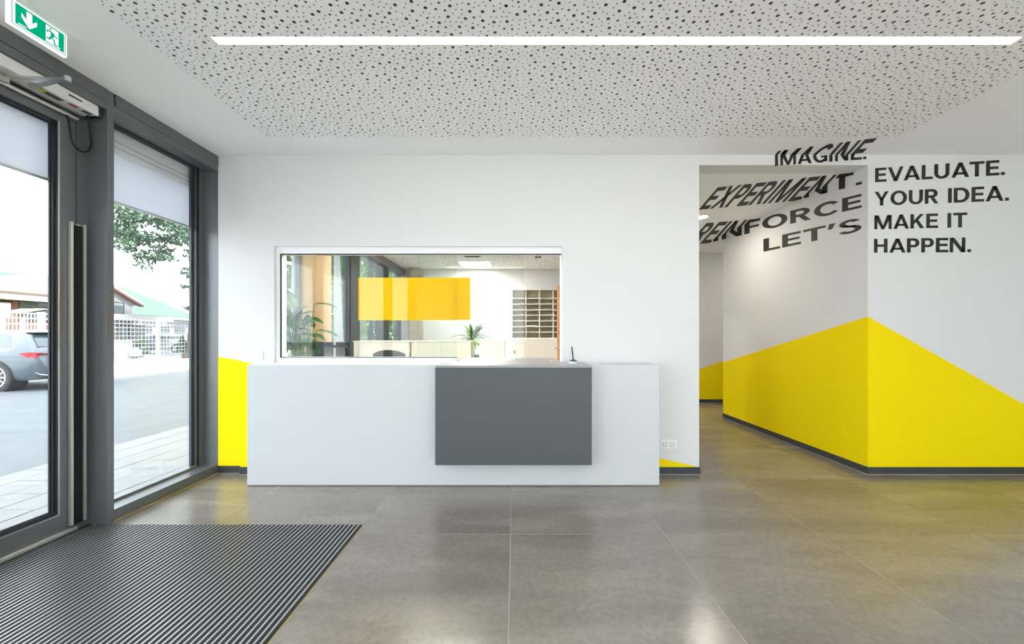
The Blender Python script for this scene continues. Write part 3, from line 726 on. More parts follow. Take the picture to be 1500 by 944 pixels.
def word(text, row, s0, s1, left, label):
    gap = 0.10; x = 0; pos = []
    for i, ch in enumerate(text):
        if ch == ' ': x += 0.52; continue
        prev = text[i-1] if i else ''
        if i and prev != ' ': x += gap - (0.07 if (ch in 'AVTYX' and prev in 'AVLTYXPR') else 0.0) + (0.05 if (ch in 'IMNHUE' and prev in 'IMNHU') else 0) - (0.03 if prev in 'ELTAVF' else 0)
        pos.append((ch, x)); x += G[ch][0]
    k = (s1-s0)/x; tb = T0 - row*TS
    cs = (s0+s1)/2
    reg = 'L' if not left else ('M' if row == 0 else 'W')
    root = empty('vinyl_word', throw((cs, tb+TCAP*0.5), 'L' if (not left or row == 0) else 'W'), label=label, cat='lettering', group=None)
    for ch, xx in pos:
        mb = MB()
        for poly in G[ch][1]:
            pp_ = [(s0+(xx+u)*k, tb+v*TCAP) for u, v in poly]
            if not left: parts = [(pp_, 'L')]
            else:
                A_ = clip(pp_, f_ceil); B_ = clip(clip(pp_, neg(f_ceil)), f_lint); C_ = clip(pp_, neg(f_lint))
                K_ = clip(C_, f_kc) if C_ else []; W_ = clip(C_, neg(f_kc)) if C_ else []
                parts = [(A_,'M'), (B_,'L'), (K_,'K'), (W_,'W')]
            for q, sf in parts:
                if len(q) > 2:
                    v = [throw(z, sf) for z in q]; n = (v[1]-v[0]).cross(v[2]-v[1])
                    ax = SURF[sf][0]
                    f = tuple(range(len(v))) if n[ax] < 0 else tuple(range(len(v)-1, -1, -1))
                    mb.add(v, [f])
        if mb.v: mb.build('letter', 'letter_black', root, fixn=False)
def s_of(px_, py_):
    q = at(px_, py_, YW) - PV; return q.dot(TR)/q.dot(TN)
word('IMAGINE.', 0, -0.106, 0.069, True, 'black vinyl word IMAGINE. bent from the ceiling onto the lintel')
word('EXPERIMENT.', 1, -0.186, 0.066, True, 'black vinyl word EXPERIMENT. stretched over the corridor ceiling and wall')
word('REINFORCE', 2, -0.1425, 0.066, True, 'black vinyl word REINFORCE running from corridor ceiling onto corridor wall')
word("LET'S", 3, -0.037, 0.066, True, "black vinyl word LET'S on the corridor side wall")
word('EVALUATE.', 1, s_of(1281.7,256), s_of(1472,245), False, 'black vinyl word EVALUATE. on the white wall')
word('YOUR IDEA.', 2, s_of(1281,290), s_of(1478,285), False, 'black vinyl words YOUR IDEA. on the white wall')
word('MAKE IT', 3, s_of(1280.7,325), s_of(1416.8,322), False, 'black vinyl words MAKE IT on the white wall')
word('HAPPEN.', 4, s_of(1280.1,360), s_of(1422.6,360), False, 'black vinyl word HAPPEN. on the white wall')

# ------------------------------------------------------------------ office behind the hatch: facade
def office_bay(name, y0, y1, wm):
    r = tag(empty(name, (XF, (y0+y1)/2, 0)), kind='structure')
    bx('head_beam', 'anthracite', r, XG-0.05, XF, y0, y1, ZH-0.03, ZC)
    bx('sill', 'anthracite', r, XG-0.04, XF, y0, y1, 0.0, 0.08)
    bx('mullion' if wm < 0.2 else 'infill_panel', 'anthracite_dark', r, XG-0.035, XG+0.03, y1-wm, y1, 0.08, ZH-0.03)
    bx('pane', GL, r, gx0, gx1, y0, y1-wm, 0.08, ZH-0.03)
    return r
ob = [(YW+0.2, 5.0, 0.06), (5.0, 6.30, 0.08), (6.30, 7.02, 0.07), (7.02, 7.50, 0.42), (7.50, 8.20, 0.08), (8.20, 9.2, 0.70), (9.2, YO, 0.35)]
bays = [office_bay('window_%d' % (6+i), *q) for i, q in enumerate(ob)]
hd = at(485.5, 460, 6.25)
MB().box(XG+0.03, XF+0.035, 6.235, 6.25, hd.z-0.008, hd.z+0.008).box(XF+0.025, XF+0.037, 6.235, 6.25, hd.z-0.09, hd.z+0.008).build('handle', 'steel', bays[1])
def curtain(label, X, ya0, ya1, yb0, yb1, folds):
    """ya: extent at the top, yb: at the bottom"""
    mb = MB(); n = folds*8; zt, zb_ = ZC-0.05, 0.12
    for k in range(n+1):
        u = k/n; dx = 0.018*math.sin(u*folds*2*math.pi)
        mb.v += [Vector((X+dx, ya0+(ya1-ya0)*u, zt)), Vector((X+dx*1.3, yb0+(yb1-yb0)*u, zb_))]
    mb.f = [(2*k, 2*k+1, 2*k+3, 2*k+2) for k in range(n)]
    r = empty('curtain', (X, (ya0+ya1)/2, 0), label=label, cat='curtain')
    o = mb.build('drape', 'curtain', r, smooth=True, fixn=False)
    sm = o.modifiers.new('thickness', 'SOLIDIFY'); sm.thickness = 0.003
    bx('rail', 'white_plastic', r, X-0.015, X+0.015, ya0-0.05, ya1+0.05, zt, zt+0.02)
CXX = XF+0.055
yy = lambda p: F*CXX/(p-VX)
curtain('white drape hanging beside the round wooden column in the office', CXX, yy(428.5), yy(453), yy(423), yy(453), 3)
curtain('narrow white drape between dark office window frames', CXX, yy(489), yy(497), yy(489), yy(507), 2)
cl = empty('round_column', (-2.54, 5.15, 0), label='round wood-veneered column by the office windows', cat='column')
MB().cyl((-2.54,5.15,0.06), (-2.54,5.15,ZC), 0.179, n=48).build('shaft', 'wood_column', cl, smooth=True)
MB().cyl((-2.54,5.15,0.0), (-2.54,5.15,0.06), 0.183, n=48).build('base_ring', 'base_tile', cl, smooth=True)
c0 = at(600, 450, 9.9); c1 = at(616, 450, 9.9)
sc = empty('concrete_column', ((c0.x+c1.x)/2, 10.03, 0), label='square bare concrete column at the office far wall', cat='column')
MB().box(c0.x, c1.x, 9.9, 10.17, 0.0, ZC-0.002, 0.012).build('shaft', 'concrete', sc)
MB().box(c0.x-0.006, c1.x+0.006, 9.894, 10.176, 0.0, 0.06).build('skirting', 'base_tile', sc)

# office ceiling fittings
def panel_light(x0, x1, y0, y1, label):
    r = empty('panel_light', ((x0+x1)/2, (y0+y1)/2, ZC-0.012), label=label, cat='light')
    bx('diffuser', 'office_light', r, x0+0.015, x1-0.015, y0+0.015, y1-0.015, ZC-0.008, ZC-0.006)
    MB().box(x0,x1,y0,y0+0.015,ZC-0.011,ZC).box(x0,x1,y1-0.015,y1,ZC-0.011,ZC).box(x0,x0+0.015,y0+0.015,y1-0.015,ZC-0.011,ZC).box(x1-0.015,x1,y0+0.015,y1-0.015,ZC-0.011,ZC).build('frame', 'white_plastic', r)
panel_light(-1.28, -0.56, 9.09, 9.72, 'square white ceiling panel light near the office far wall')
panel_light(-1.28, -0.56, 6.2, 6.9, 'added unseen panel light above the low office cabinets')  # out of view, added to light the office
panel_light(-1.28, -0.56, 4.6, 5.2, 'added unseen panel light above the office desk')  # second unseen panel, also added as office fill light
v0 = at(680, 375.5, 8.5); v1 = at(703, 375.5, 8.5)
ve = empty('air_vent', ((v0.x+v1.x)/2, 8.5, ZC-0.01), label='small grey air vent in the office ceiling', cat='vent')
bx('frame', 'socket_dark', ve, v0.x, v1.x, 8.38, 8.62, ZC-0.006, ZC)
for k in range(4): bx('slat', 'mark_dark', ve, v0.x+0.02, v1.x-0.02, 8.41+0.05*k, 8.43+0.05*k, ZC-0.010, ZC-0.006)
for px_ in (785.5, 790.5):
    q = at(px_, 376.5, 8.54); r = empty('spot_light', (q.x, 8.54, ZC-0.03), label='tiny dark ceiling spot beside its twin above the pigeonholes', cat='light', group='ceiling spots in the office')
    MB().lathe([(0.018,-0.034),(0.024,-0.03),(0.024,0.0)], (q.x,8.54,ZC), 16).build('housing', 'mark_dark', r, smooth=True)
    MB().lathe([(0.014,-0.036),(0.014,-0.0341)], (q.x,8.54,ZC), 16).build('lens', 'wood_door', r)

# pigeonhole shelf on a base cabinet
PYF = 9.85
sx0, sx1 = -0.075, 1.50
szs = [at(0, y, PYF).z for y in (495.7, 486.8, 478.6, 470.1, 461.9, 454.1, 445.6, 437.2, 424.5)]
pg = empty('pigeonhole_shelf', ((sx0+sx1)/2, 10.0, szs[0]), label='white open pigeonhole shelf with olive backs on the beige cabinet', cat='shelf')
bx('back_panel', 'pigeon_inner', pg, sx0, sx1, 10.17, 10.19, szs[0], szs[-1])
for z in szs: bx('shelf_board', 'pigeon_white', pg, sx0, sx1, PYF, 10.169, z-0.009, z+0.009)
for xx in (-0.066, 0.277, 0.611, 0.945, 1.28, 1.49):
    for k in range(8): bx('divider', 'pigeon_white', pg, xx-0.009, xx+0.009, PYF+0.001, 10.168, szs[k]+0.0095, szs[k+1]-0.0095)
for xx, k, w_, hh, m_, lb in ((0.42, 2, 0.25, 0.018, 'white_plastic', 'thick white stack of papers lying in a pigeonhole'), (0.35, 1, 0.04, 0.02, 'dark_plastic', 'small dark pad of papers lying in a pigeonhole')):
    tag(bx('paper_stack', m_, None, xx-w_/2, xx+w_/2, PYF+0.02, 10.1, szs[k]+0.0092, szs[k]+0.0092+hh), lb, 'papers', 'papers in the pigeonholes')
bc = empty('base_cabinet', (0.7, 9.95, 0), label='beige two-door cabinet under the pigeonhole shelf', cat='cabinet')
bx('body', 'beige_board', bc, sx0, sx1, 9.80, 10.19, 0.05, szs[0]-0.03)
bx('top_board', 'pigeon_white', bc, sx0-0.01, sx1+0.01, 9.775, 10.19, szs[0]-0.03, szs[0]-0.01)
xm = at(800, 500, 9.78).x
for a, b in ((sx0+0.003, xm-0.002), (xm+0.002, sx1-0.003)):
    d_ = bx('door', 'beige_board', bc, a, b, 9.78, 9.80, 0.06, szs[0]-0.034)
    bx('handle', 'steel', d_, (a+b)/2-0.06, (a+b)/2+0.06, 9.765, 9.779, 0.95, 0.96)
bx('plinth', 'beige_edge', bc, sx0+0.02, sx1-0.02, 9.84, 10.17, 0.0, 0.05)

# wooden door leaf standing open into the office
wdz = at(816.5, 418, 6.45)
wd_ = tag(empty('door_2', (1.5, 6.45, 0)), kind='structure')
bx('leaf', 'wood_door', wd_, wdz.x, 1.555, 6.43, 6.47, 0.012, wdz.z)
hz = at(819, 510, 6.42)
MB().cyl((hz.x+0.03,6.43,hz.z), (hz.x+0.03,6.385,hz.z), 0.011, n=12).box(hz.x-0.075, hz.x+0.04, 6.378, 6.395, hz.z-0.010, hz.z+0.010, 0.003).build('lever_handle', 'steel', wd_, smooth=True)
MB().cyl((hz.x+0.03,6.43,hz.z-0.065), (hz.x+0.03,6.420,hz.z-0.065), 0.026, n=18).build('lock_rosette', 'steel', wd_, smooth=True)
MB().cyl((hz.x+0.03,6.43,hz.z), (hz.x+0.03,6.422,hz.z), 0.026, n=18).build('handle_rosette', 'steel', wd_, smooth=True)

# low beige cabinets
def low_cabinet(xa, xb, y, n, label, zt=1.205):
    r = empty('low_cabinet', ((xa+xb)/2, y+0.22, 0), label=label, cat='cabinet')
    bx('body', 'beige_board', r, xa+0.01, xb-0.01, y+0.02, y+0.44, 0.05, zt-0.02)
    bx('top_board', 'beige_board', r, xa, xb, y-0.005, y+0.45, zt-0.02, zt, 0.002)
    bx('plinth', 'beige_edge', r, xa+0.03, xb-0.03, y+0.05, y+0.42, 0.0, 0.05)
    for k in range(n):
        w_ = (xb-xa-0.02)/n; a = xa+0.01+k*w_
        d_ = bx('door', 'beige_board', r, a+0.002, a+w_-0.002, y, y+0.019, 0.06, zt-0.024)
        bx('handle', 'steel', d_, a+w_-0.05, a+w_-0.035, y-0.02, y-0.001, 0.75, 0.88)
    return r
YL = 6.6
low_cabinet(zx(517,YL), zx(601,YL), YL, 2, 'low beige cabinet behind the black office chair')
low_cabinet(zx(601.3,YL), zx(691,YL), YL, 2, 'low beige cabinet beside the dracaena plant, on its window side')
low_cabinet(zx(701,YL), zx(740,YL), YL, 1, 'narrow low beige cabinet beside the dracaena plant, on its pigeonhole side', 1.225)

# plants
def leaf_mesh(p0, d, up, L, wid, droop, n=7):
    d = Vector(d).normalized(); up = Vector(up); sd = d.cross(up).normalized(); mb = MB(); p = Vector(p0); dirv = d.copy()
    for k in range(n+1):
        u = k/n; w_ = wid*math.sin(math.pi*min(1, 0.06+0.94*u))**0.8 * (1-0.25*u)
        nrm = sd.cross(dirv).normalized()
        mb.v += [p - sd*w_ + nrm*w_*0.35, p, p + sd*w_ + nrm*w_*0.35]
        dirv = (dirv + Vector((0,0,-droop/n))).normalized(); p = p + dirv*L/n
    for k in range(n): mb.f += [(3*k, 3*k+3, 3*k+4, 3*k+1), (3*k+1, 3*k+4, 3*k+5, 3*k+2)]
    return mb
def planter(r, x, y, rad, h_, m):
    MB().lathe([(rad*0.8,0.0),(rad,h_),(rad*0.92,h_),(rad*0.90,h_-0.04)], (x,y,0), 24).build('pot', m, r, smooth=True)
    MB().cyl((x,y,h_-0.05), (x,y,h_-0.035), rad*0.9, n=20).build('soil', 'soil', r)
rnd = random.Random(11)
x0_, y0_ = -2.42, 4.56
pl = empty('potted_plant', (x0_, y0_, 0), label='tall broad-leaved green plant in a grey pot by the office window', cat='plant')
planter(pl, x0_, y0_, 0.18, 0.55, 'pot_grey')
tips = [(425,438,.20,.050,(-.35,0,1)), (450,457,.16,.02,(1,0,.5)), (478,444,.22,.020,(1,0,.1)), (440,452,.17,.022,(.8,0,.7)), (462,468,.17,.035,(1,.1,.0)), (482,485,.22,.020,(1,.1,-.05)), (470,493,.15,.022,(1,0,-.3)), (433,465,.18,.028,(.4,.2,1)), (418,466,.15,.025,(-1,0,.5)),
        (447,468,.14,.045,(.3,-.3,.8)), (440,480,.17,.04,(.6,-.4,.4)), (425,478,.17,.03,(-.5,-.4,.5)), (432,492,.16,.03,(.8,-.5,.1)), (452,490,.16,.03,(.9,.2,.1)), (420,495,.15,.03,(-.8,-.2,.1)), (438,505,.18,.026,(-.6,-.5,.0)), (455,503,.17,.026,(.8,-.4,.0)), (428,510,.15,.03,(.2,-.7,.2)), (445,498,.18,.03,(-.3,.5,.4)), (415,482,.16,.026,(-.9,.3,.4)), (462,510,.15,.03,(.7,-.2,-.1)), (422,458,.15,.025,(-.7,.2,.8))]
for k in range(20):
    tips.append((rnd.uniform(416, 462), rnd.uniform(466, 520), rnd.uniform(.12, .19), rnd.uniform(.018, .026), (rnd.uniform(-1, 1), rnd.uniform(-.8, .4), rnd.uniform(-.1, .9))))
for i, (tx, ty, L, wd2, d) in enumerate(tips):
    Yp = y0_ + rnd.uniform(-0.14, 0.10); e = at(tx, ty, Yp); d = Vector(d).normalized(); b_ = e - d*L*0.6
    if b_.x < XF+0.05: b_.x = XF+0.05
    base = Vector((x0_+rnd.uniform(-.06,.06), y0_+rnd.uniform(-.06,.06), 0.5))
    midp = base.lerp(b_, 0.55) + Vector((0,0,0.10)) - Vector((d.x,d.y,0))*0.03
    MB().tube([base, midp, b_], [0.007,0.006,0.004], 6).build('stem', 'plant_stem', pl, smooth=True)
    leaf_mesh(b_, d, (0.1,-0.3,1) if abs(d.z) < .8 else (1,-.3,0), L*1.2, wd2*2.0, 0.5).build('leaf', 'green_leaf', pl, smooth=True, fixn=False)
YD = 7.5; dx_ = zx(693, YD)
dr = empty('dracaena', (dx_, YD, 0), label='spiky dracaena in a tall black planter between the low cabinets', cat='plant')
planter(dr, dx_, YD, 0.16, 0.93, 'pot_black')
MB().tube([(dx_,YD,0.88),(dx_+0.02,YD,1.05),(dx_,YD,1.22)], [0.02,0.018,0.016], 8).build('trunk', 'bark', dr, smooth=True)
for k in range(56):
    a = rnd.uniform(0, 2*math.pi); el = rnd.uniform(0.0, 1.3); L = rnd.uniform(0.34, 0.50)
    d = Vector((math.cos(a)*math.cos(el), math.sin(a)*math.cos(el), math.sin(el)))
    leaf_mesh((dx_, YD, rnd.uniform(1.16, 1.26)), d, (0,0,1) if el < 1.2 else (1,0,0), L, 0.030, 1.15, 8).build('leaf', 'lime_leaf' if k % 3 else 'green_leaf', dr, smooth=True, fixn=False)
for k in range(16):
    a = rnd.uniform(0, 2*math.pi); z = rnd.uniform(0.92, 1.08)
    leaf_mesh((dx_+0.01, YD, z), (math.cos(a), math.sin(a), 0.5), (0,0,1), 0.2, 0.022, 1.3, 6).build('leaf', 'green_leaf', dr, smooth=True, fixn=False)

# office desk, monitors, chair
dk = empty('office_desk', (-1.75, 5.0, 0), label='pale office desk carrying the dark monitors behind the hatch', cat='desk')
bx('tabletop', 'beige_board', dk, -2.22, -1.15, 4.72, 5.40, 0.72, 0.745, 0.002)
for xx in (-2.18, -1.21):
    for y_ in (4.78, 5.34): bx('leg', 'steel', dk, xx-0.025, xx+0.025, y_-0.025, y_+0.025, 0.0, 0.72)
def monitor(x0, x1, y, z0, z1, label):
    r = empty('monitor', ((x0+x1)/2, y, 0.745), label=label, cat='monitor')
    MB().box(x0, x1, y-0.02, y+0.02, z0, z1, 0.006).build('casing', 'dark_plastic', r)
    bx('screen', 'black_rubber', r, x0+0.012, x1-0.012, y+0.02, y+0.021, z0+0.02, z1-0.012)
    xc = (x0+x1)/2
    MB().box(xc-0.03, xc+0.03, y-0.05, y-0.02, 0.757, z0+0.18, 0.004).build('neck', 'black_rubber', r)
    MB().box(xc-0.12, xc+0.12, y-0.13, y+0.08, 0.745, 0.757, 0.004).build('foot', 'black_rubber', r)
    return r
q0 = at(459, 501, 4.95); q1 = at(484, 501, 4.95); q2 = at(511, 501, 4.95)
monitor(q0.x-0.05, q1.x+0.04, 4.93, 0.87, q0.z, 'dark monitor on the office desk, beside the green plant')
ap = monitor(q1.x+0.05, q2.x, 5.00, 0.87, q0.z, 'dark monitor on the office desk, away from the green plant')
ph = at(505, 508, 4.75)
MB().tube([(-2.16,4.80,ph.z+0.0),(-2.06,4.80,ph.z+0.0),(-2.015,4.80,ph.z-0.005),(-1.99,4.80,ph.z-0.03),(-1.985,4.80,ph.z-0.07),(-1.985,4.80,0.75)], 0.016, 10).build('support_arm', 'black_rubber', ap, smooth=True)
# office chair
ccx = at(569.5, 513, 5.45)
oc = empty('office_chair', (ccx.x, 5.45, 0), label='black office chair with rounded backrest behind the hatch', cat='chair')
def rounded_back(cx, y, w_, zb_, zt):
    mb = MB(); n = 14; m_ = 6
    for j in range(m_+1):
        v = j/m_
        for k in range(n+1):
            u = -1+2*k/n; ww = w_/2*(1-0.12*(1-v))
            z = zb_+(zt-zb_)*v - (0.055*abs(u)**2.4 if v > 0 else 0)*v
            mb.v.append(Vector((cx+u*ww, y-0.05*(1-u*u)+0.02*v, z)))
    for j in range(m_):
        for k in range(n): a = j*(n+1)+k; mb.f.append((a, a+1, a+n+2, a+n+1))
    return mb
o = rounded_back(ccx.x, 5.47, 0.42, 0.58, ccx.z).build('backrest', 'chair_black', oc, smooth=True, fixn=False)
sm = o.modifiers.new('thickness', 'SOLIDIFY'); sm.thickness = 0.05; sm.offset = 0
MB().box(ccx.x-0.24, ccx.x+0.24, 5.52, 5.98, 0.44, 0.52, 0.03).build('seat', 'chair_black', oc, smooth=True)
MB().box(ccx.x-0.03, ccx.x+0.03, 5.46, 5.49, 0.42, 0.70, 0.005).build('back_bracket', 'dark_plastic', oc)
MB().cyl((ccx.x,5.75,0.08), (ccx.x,5.75,0.44), 0.03, n=12).build('gas_lift', 'dark_plastic', oc, smooth=True)
for k in range(5):
    a = 2*math.pi*k/5+0.3; e = Vector((ccx.x+0.29*math.cos(a), 5.75+0.29*math.sin(a), 0.07))
    MB().tube([(ccx.x,5.75,0.10), e], [0.028,0.018], 8).build('base_arm', 'dark_plastic', oc)
    MB().cyl(e+Vector((-0.012,0,-0.045)), e+Vector((0.012,0,-0.045)), 0.025, n=12).build('castor', 'black_rubber', oc)

# ------------------------------------------------------------------ outside: ground, paving
gr = struct('ground', MB().box(-110, 60, -70, 130, -0.3, -0.03), 'asphalt')
cr = struct('concrete_lane', MB().box(-19.8, -13.8, -60, 110, -0.03, -0.018), 'concrete_road')
fc = struct('bounce_ground', MB().box(-14, 40, -45, YB-0.2, -0.03, -0.012), 'bounce_ground_stone')  # unseen pale ground added to bounce sunlight up to the lobby ceiling
cy = struct('sky_blocking_canopy', MB().box(-2.5, 6.3, YB-2.8, YB-0.21, 2.95, 3.2), W)  # unseen, added to keep high sky light off the front wall and counter
pv = struct('pavement', MB().box(-4.66, XG-0.07, -12, 24, -0.03, -0.014), 'paver_joint')
p0 = None
for i in range(6):
    for j in range(-3, 30):
        x1 = XG-0.075-i*0.291; y1 = j*0.6 + (0.3 if i % 2 else 0.0)
        if p0 is None:
            p0 = MB().box(x1-0.287, x1-0.003, y1+0.003, y1+0.597, -0.02, -0.006, 0.002).build('paving_slab', 'paver', pv); pl0 = p0.location.copy(); ref = (x1, y1)
        else: copy_obj(p0, pv, pl0 + Vector((x1-ref[0], y1-ref[1], rnd.uniform(-0.001, 0.001))))

# ------------------------------------------------------------------ cars
def make_car(paint_m):
    r = empty('estate_car', (0,0,0))
    sec = [(-0.97,.42,.60,.66,.66,.68,.60),(-0.93,.32,.80,.86,.80,.80,.76),(-0.86,.27,.93,.975,.86,.86,.80),(-0.72,.26,.96,1.05,.895,.885,.74),(-0.42,.25,.97,1.35,.91,.90,.63),(-0.15,.24,.97,1.405,.915,.91,.60),
           (0.6,.22,.96,1.445,.92,.915,.61),(1.5,.20,.94,1.455,.92,.915,.61),(2.05,.20,.92,1.40,.92,.91,.59),(2.55,.20,.92,1.13,.915,.90,.68),(2.85,.20,.90,.99,.91,.89,.76),(3.4,.20,.80,.88,.89,.86,.74),(3.68,.22,.68,.74,.80,.76,.68),(3.78,.30,.55,.60,.62,.60,.52)]
    mb = MB(); P = []
    for (x, zb_, zs, zt, wl_, ws, wt_) in sec:
        half = [(wl_*0.9, zb_), (wl_*0.985, zb_+0.10), (wl_+0.004, zb_+(zs-zb_)*0.55), (ws+0.012, zb_+(zs-zb_)*0.82), (ws, zs), (wt_+0.02, zt-0.03), (wt_*0.86, zt), (wt_*0.4, zt+0.018)]
        ring = [(x, y, z) for y, z in half] + [(x, -y, z) for y, z in reversed(half)]
        P.append(ring)
    n = len(P[0])
    mb.v = [Vector(p) for g in P for p in g]
    for i in range(len(P)-1):
        for k in range(n): mb.f.append((i*n+k, i*n+(k+1) % n, (i+1)*n+(k+1) % n, (i+1)*n+k))
    mb.f += [tuple(range(n)), tuple(range((len(P)-1)*n, len(P)*n))]
    body = mb.build('body', paint_m, r, smooth=True, local=True)
    def lerp_sec(x):
        for a, b in zip(sec[:-1], sec[1:]):
            if a[0] <= x <= b[0]:
                u = (x-a[0])/(b[0]-a[0]); return [p+(q-p)*u for p, q in zip(a, b)]
    def side_pt(x, v, s_, off=0.006):
        q = lerp_sec(x); y = q[5]+(q[6]+0.02-q[5])*v; z = q[2]+(q[3]-0.03-q[2])*v
        return Vector((x, s_*(y+off), z+off*0.4))
    for s_ in (1, -1):
        for (xa, xb, xc, xd, v1) in ((-0.38, 0.62, 0.66, 0.02, .86), (0.68, 1.55, 1.55, 0.70, .88), (1.60, 2.42, 2.06, 1.60, .86)):
            g_ = MB(); N_ = 6; top = []; bot = []
            for k in range(N_+1): bot.append(side_pt(xa+(xb-xa)*k/N_, .08, s_)); top.append(side_pt(xd+(xc-xd)*k/N_, v1, s_))
            g_.v = bot+top; g_.f = [(k, k+1, N_+2+k, N_+1+k) for k in range(N_)]
            g_.build('side_window', 'car_glass', r, local=True, fixn=False)
        tr_ = [side_pt(2.4, .05, s_, .010), side_pt(1.0, .05, s_, .010), side_pt(-0.42, .05, s_, .010), side_pt(-0.30, .30, s_, .010), side_pt(-0.10, .70, s_, .010), side_pt(0.05, .91, s_, .010), side_pt(0.8, .94, s_, .010), side_pt(1.9, .92, s_, .010)]
        MB().tube(tr_, 0.012, 6).build('window_trim', 'chrome', r, local=True)
        for xx in (0.0, 2.82):
            MB().cyl((xx, s_*0.60, 0.345), (xx, s_*0.922, 0.345), 0.385, n=32).build('wheel_arch', 'black_rubber', r, local=True)
            MB().cyl((xx, s_*0.70, 0.335), (xx, s_*0.93, 0.335), 0.335, n=32).build('tyre', 'tyre', r, smooth=True, local=True)
            wmb = MB(); 
            for k in range(32):
                a, b = 2*math.pi*k/32, 2*math.pi*(k+1)/32
                wmb.add([(xx+rr*math.cos(t_), s_*0.934, 0.335+rr*math.sin(t_)) for t_, rr in ((a,.245),(b,.245),(b,.215),(a,.215))], [(0,1,2,3)])
            for k in range(10):
                a = 2*math.pi*k/10; wmb.add([(xx+rr*math.cos(a+da), s_*0.936, 0.335+rr*math.sin(a+da)) for rr, da in ((.05,-.3),(.05,.3),(.22,.06),(.22,-.06))], [(0,1,2,3)])
            wmb.cyl((xx, s_*0.925, 0.335), (xx, s_*0.938, 0.335), 0.06, n=16)
            wmb.build('rim', 'rim', r, local=True, fixn=False)
        # tail light: wraps round the corner
        tl = MB()
        def tq(pts):
            tl.add([Vector((p[0], s_*p[1], p[2])) for p in pts], [(0,1,2,3)])
        tq([(-0.60,.918,.885),(-0.60,.918,.905),(-0.80,.893,.925),(-0.80,.893,.795)])
        tq([(-0.80,.893,.795),(-0.80,.893,.925),(-0.895,.852,.922),(-0.93,.842,.795)])
        tq([(-0.93,.842,.795),(-0.895,.852,.922),(-0.905,.45,.905),(-0.95,.45,.805)])
        tl.build('tail_light', 'tail_red', r, local=True, fixn=False)
        td = MB(); td.add([Vector((-0.935, s_*.80, .85)), Vector((-0.918, s_*.80, .90)), Vector((-0.918, s_*.47, .89)), Vector((-0.942, s_*.47, .85))], [(0,1,2,3)])
        td.build('tail_light_lens', 'tail_dark', r, local=True, fixn=False)
        MB().tube([(-0.965, s_*.60, .36), (-0.955, s_*.76, .39), (-0.90, s_*.84, .45)], 0.016, 6).build('bumper_trim', 'chrome', r, local=True)
    MB().add([(-0.745,.68,1.055),(-0.745,-.68,1.055),(-0.435,-.575,1.352),(-0.435,.575,1.352)], [(0,1,2,3)]).build('rear_window', 'car_glass', r, local=True, fixn=False)
    MB().box(-0.52, -0.22, -0.58, 0.58, 1.385, 1.415, 0.01).build('roof_spoiler', paint_m, r, local=True)
    MB().add([(2.12,.55,1.385),(2.12,-.55,1.385),(2.80,-.70,1.02),(2.80,.70,1.02)], [(0,1,2,3)]).build('windscreen', 'car_glass', r, local=True, fixn=False)
    MB().box(-0.985, -0.94, -0.26, 0.26, 0.62, 0.73, 0.004).build('number_plate', 'white_plastic', r, local=True)
    return r
car = make_car(MATS['car_paint'])
ha = math.radians(174); car.rotation_euler.z = ha
car.location = (-12.08, 9.5+0.895, -0.03); tag(car, 'grey estate car parked on the asphalt outside the glass door', 'car')
rnd = random.Random(5)
for X, Y, ang_, m_, lab in ((-30.2, 31.6, 220, 'car_silver', 'distant silver car parked behind the pale boulder'), (-30.6, 35.8, 40, 'car_white', 'distant white car parked in front of the green-roofed hall'),
                          (-25.6, 30.6, 220, 'car_white', 'distant white estate car with red tail light near the tree trunk')):
    c_ = copy_tree(car); c_.location = (X, Y, -0.03); c_.rotation_euler.z = math.radians(ang_); tag(c_, lab, group='cars parked behind the fence')
    for ch in c_.children:
        if ch.name.startswith(('body', 'roof_spoiler')):
            ch.material_slots[0].link = 'OBJECT'; ch.material_slots[0].material = MATS[m_]

# ------------------------------------------------------------------ fence along the lane
FX = -19.4
gt = empty('sliding_gate', (FX, 15, 0), label='white barred sliding gate behind the grey estate car', cat='gate')
bar0 = None; y = 12.2
while y < 19.2:
    if bar0 is None:
        bar0 = bx('bar', 'fence_white', gt, FX-0.012, FX+0.012, y-0.010, y+0.010, 1.30, 2.20); bl0 = bar0.location.copy(); y0b = y
    else: copy_obj(bar0, gt, bl0 + Vector((0, y-y0b, 0)))
    y += 0.12
for z in (1.50, 1.75, 1.98, 2.18): bx('rail', 'fence_white', gt, FX-0.02, FX+0.02, 12.1, 19.3, z-0.018, z+0.018)
bx('base_beam', 'fence_white', gt, FX-0.06, FX+0.06, 12.1, 19.3, 1.28, 1.49)
for y in (12.15, 16.5, 19.25): bx('post', 'fence_white', gt, FX-0.08, FX+0.08, y-0.08, y+0.08, -0.03, 2.25)
bx('infill_panel', 'render_white', gt, FX-0.03, FX+0.03, 12.2, 19.2, 0.1, 1.27)
mf = empty('mesh_fence', (FX, 25, 0), label='white wire mesh fence with slim posts along the parking lane', cat='fence')
for y in (19.4, 21.9, 24.4, 26.9, 29.4, 31.9): bx('post', 'fence_white', mf, FX-0.05, FX+0.05, y-0.05, y+0.05, -0.03, 2.22)
for y in (19.4, 21.9, 24.4, 26.9, 29.4):
    mb = MB(); z = 0.08
    while z < 2.2: mb.box(FX+0.05, FX+0.060, y+0.05, y+2.45, z, z+0.010); z += 0.2
    yy_ = y+0.1
    while yy_ < y+2.45: mb.box(FX+0.05, FX+0.055, yy_, yy_+0.005, 0.08, 2.2); yy_ += 0.2
    tag(mb.build('wire_mesh', 'fence_white', mf), kind='stuff')

